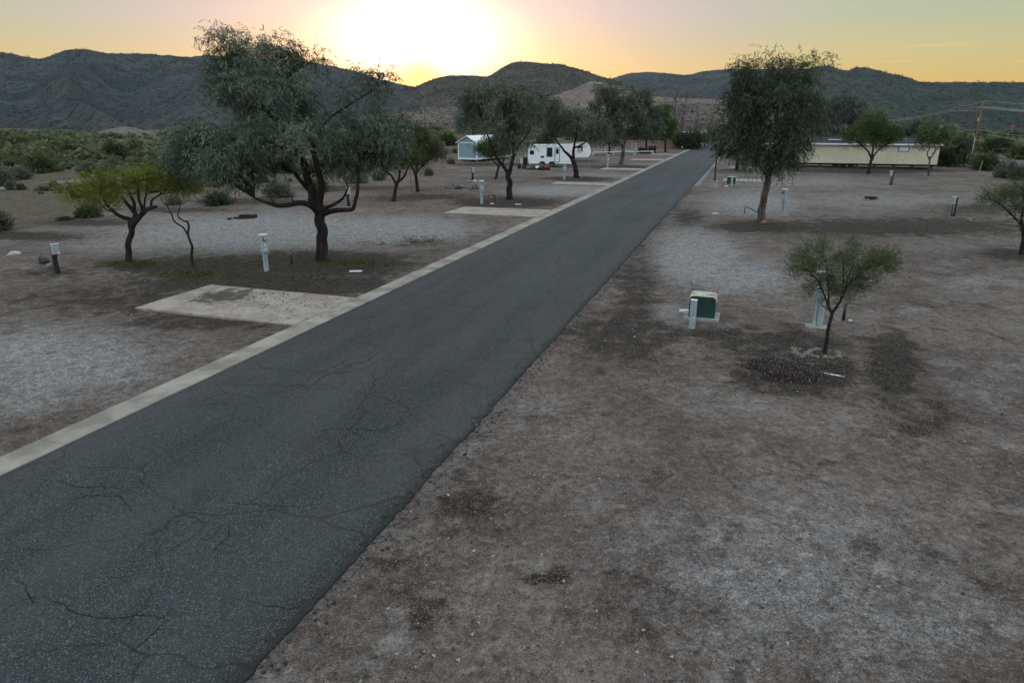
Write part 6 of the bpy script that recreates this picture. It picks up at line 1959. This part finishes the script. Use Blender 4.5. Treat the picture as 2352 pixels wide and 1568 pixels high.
def utility_pole(px, py, top, rad, mat, label, arms=()):
    g = G(px, py)
    r = thing('utility_pole', label, 'utility pole', g, 0, UP_G)
    hh = (P(top[0], top[1], g.y) - g).z
    MB().tube([(0, 0, -.2), (0, 0, hh)], [rad, rad * .7], 12).build('pole', M[mat], r, smooth=True)
    for (dz, ln, rz) in arms:
        arm = MB().box((0, -.12, hh - dz), (ln, .12, .14), 0, M4=Matrix.Rotation(rz, 4, 'Z')).build('crossarm', M[mat], r, .01)
        for k in (-.45, -.15, .15, .45):
            q = Matrix.Rotation(rz, 4, 'Z') @ Vector((ln * k, 0, 0))
            MB().tube([(q.x, q.y - .12, hh - dz + .07), (q.x, q.y - .12, hh - dz + .2)], [.03, .045], 8).build('insulator', M['rock_white'], arm)
    return r, g, hh


ra, ga, ha = utility_pole(2230, 374, (2256, 232), .17, 'pole_wood', 'nearer brown utility pole with a white pipe up its lower half', ((1.0, 3.2, -.3),))
MB().tube([(-.2, -.12, 0), (-.2, -.12, ha * .42)], .06, 8).build('conduit', M['metal_lt'], ra, smooth=True)
MB().box((-.3, -.2, ha * .70), (.16, .16, .5)).build('equipment_can', M['metal_lt'], ra, .03)
rb, gb, hb = utility_pole(2184, 322, (2198, 239), .17, 'pole_dark', 'farther dark pole with a crossarm above the bushes', ((1.9, 4.6, -.2),))
MB().box((1.6, -.15, hb - 2.4), (.3, .3, .5)).build('equipment_can', M['dark_metal'], rb, .03)
rc, gcx, hc = utility_pole(978, 320, (970, 194), .2, 'pole_wood', 'tall orange-lit pole standing below the setting sun', ((3.4, .8, .2),))
M['wire'] = pmat('pale_cable', (.28, .30, .27), (.34, .36, .32), 3, .5)
M['wire_lt'] = pmat('yellowish_cable', (.24, .24, .16), (.29, .29, .2), 3, .5)


def cable(a, b, sag, rad, mat, label):
    a, b = Vector(a), Vector(b)
    pts = []
    for k in range(21):
        t = k / 20
        p = a.lerp(b, t)
        p.z -= sag * 4 * t * (1 - t)
        pts.append(p)
    o = MB().tube(pts, rad, 5).build('power_cable', M[mat])
    tag(o, label, 'cable', 'cables strung on the utility poles')


fr = P(2700, 258, 75)
fl = P(1880, 292, 240)
for k, off in enumerate((-1.5, -.5, .5, 1.5)):
    va = ga + Vector((off, 0, ha - .8))
    vb = gb + Vector((off * 1.4, 0, hb - 1.7))
    lab = ['outer', 'second', 'third', 'inner'][k]
    cable(va, vb, .6, .022, 'wire', lab + ' upper cable between the two brown poles')
    cable(va, fr + Vector((off, 0, 0)), .5, .022, 'wire', lab + ' upper cable running right from the nearer pole')
    cable(vb, fl + Vector((off * 1.4, 0, 0)), 1.0, .022, 'wire', lab + ' upper cable running left from the farther pole')
cable(ga + Vector((0, 0, ha)), P(2700, 238, 75), .4, .018, 'wire', 'topmost cable running right from the nearer pole')
cable(ga + Vector((0, 0, ha)), gb + Vector((0, 0, hb)), .6, .018, 'wire', 'topmost cable between the two brown poles')
for k, (f0, f1, dz) in enumerate(((.545, .50, 0), (.49, .44, 0))):
    lab = ('upper', 'lower')[k]
    cable(ga + Vector((0, -.2, ha * f0)), gb + Vector((0, -.2, hb * f1)), 1.0, .028, 'wire_lt', lab + ' thick yellowish cable between the two brown poles')
    cable(ga + Vector((0, -.2, ha * f0)), P(2700, (330, 350)[k], 75), .5, .028, 'wire_lt', lab + ' thick yellowish cable running right from the nearer pole')
    cable(gb + Vector((0, -.2, hb * f1)), P(2060, (318, 322)[k], 220), 1.0, .028, 'wire_lt', lab + ' thick yellowish cable running left from the farther pole')

# far buildings and signs
def shed(px, py, wpx, hpx, label, wallc, roofc, gable=True):
    g = G(px, py)
    s = g.y / (F * ct - (py - CY) * st)
    r = thing('building', label, 'building', g, -.1)
    W_, H_ = wpx * s, hpx * s
    MB().box((0, 2, H_ * .4), (W_, 4, H_ * .8)).build('wall', M[wallc], r)
    MB().prism([(-.3, H_ * .8), (2, H_ * 1.1), (4.3, H_ * .8)], 'x', -W_ / 2 - .3, W_ / 2 + .3).build('roof', M[roofc], r)
    MB().box((W_ * .2, -.03, H_ * .35), (W_ * .12, .06, H_ * .5)).build('door', M['soot'], r)
    for q in (-.3, 0.0):
        MB().box((W_ * q, -.03, H_ * .45), (W_ * .1, .06, H_ * .25)).build('window', M['glass_dark'], r)
    return r


shed(925, 312, 62, 13, 'long low building with a white roof right of the big tree, far off', 'rock', 'white_roof')
shed(1624, 312, 18, 9, 'small white house far off beyond the end of the road', 'white', 'white_roof')
shed(1585, 312, 36, 8, 'low far building with a pale green roof beyond the brick wall', 'conc', 'metal_lt')
r = thing('road_sign', 'small round red sign above the bushes at far right', 'sign', G(2320, 316))
s = G(2320, 316).y * .00061
hz = (P(2320, 290, G(2320, 316).y)).z
MB().tube([(0, 0, -.1), (0, 0, hz)], .06, 8).build('post', M['steel'], r)
MB().tube([(0, -.06, hz), (0, -.12, hz)], .6, 20).build('disc', pmat('red_enamel', (.5, .05, .05), (.56, .07, .06), 3, .4), r)
MB().tube([(0, -.12, hz - .05), (0, -.14, hz - .05)], .25, 16).build('emblem', M['glass_dark'], r)
r = thing('water_tank', 'small white tank on a stand among the bushes left of the farther pole', 'tank', G(2158, 314))
hz = (P(2158, 294, G(2158, 314).y)).z
MB().tube([(0, 0, hz - .9), (0, 0, hz - .8), (0, 0, hz + .8), (0, 0, hz + .95)], [.6, .75, .75, .5], 20).build('tank', M['white'], r, smooth=True)
for x in (-.5, .5):
    MB().tube([(x, 0, -.1), (x, 0, hz - .85)], .07, 8).build('leg', M['steel'], r)
# things parked in the back row
for k, (px, py, lab, col) in enumerate(((1480, 352, 'orange tractor-like machine in the back row by the white rail', 'orange'), (1498, 352, 'black barrel smoker in the back row by the white rail', 'rubber'))):
    g = G(px, py)
    if k == 0:
        r = thing('tractor', lab, 'tractor', g, .4)
        MB().box((.4, 0, .75), (1.1, .6, .6)).build('bonnet', M['orange'], r, .08)
        MB().box((-.5, 0, .95), (.6, .6, .12)).build('seat', M['rubber'], r, .04)
        for (x, y, q) in ((-.6, .55, .55), (-.6, -.55, .55), (.75, .45, .32), (.75, -.45, .32)):
            MB().tube([(x, y - .12, q), (x, y + .12, q)], q, 18).build('wheel', M['rubber'], r, .03)
    else:
        r = thing('barrel_smoker', lab, 'smoker', g, .2)
        MB().tube([(-.7, 0, .95), (.7, 0, .95)], .42, 18).build('barrel', M['rubber'], r, .03)
        for x in (-.5, .5):
            MB().box((x, 0, .3), (.08, .6, .7)).build('leg', M['soot'], r)
        MB().tube([(.5, 0, 1.3), (.5, 0, 1.9)], .07, 10).build('chimney', M['soot'], r)
# dirt track across the desert
tr_pts = [(-120, 440), (0, 432), (90, 424), (187, 415), (300, 410), (420, 404)]
tl = [G(x, y - 3.2, .02) for x, y in tr_pts]
tb_ = [G(x, y + 3.2, .02) for x, y in tr_pts]
mb = MB()
L1, L2 = catmull(tl, 8), catmull(tb_, 8)
vs = []
for k, (p, q) in enumerate(zip(L1, L2)):
    n_ = Vector((0, 1, 0)) * (0.5 * noise.noise(p * .5))
    vs += [p + n_, q + n_]
mb.add(vs, [(2 * k, 2 * k + 1, 2 * k + 3, 2 * k + 2) for k in range(len(L1) - 1)])
o = mb.build('dirt_track', pmat('pale_track_dust', (.19, .155, .125), (.25, .205, .165), .8, .95, bump=.4))
tag(o, kind='structure')

# ------------------------------------------------------------------ evening haze
hz_m, nt, out = new_mat('evening_haze')
vol = nd(nt, 'ShaderNodeVolumePrincipled', {'Color': (0.80, 0.90, 1.0, 1), 'Density': 0.000025, 'Anisotropy': 0.2})
nt.links.new(vol.outputs[0], out.inputs['Volume'])
o = MB().box((0, 0, 240), (7300, 7300, 600)).build('haze', hz_m)
tag(o, kind='stuff')
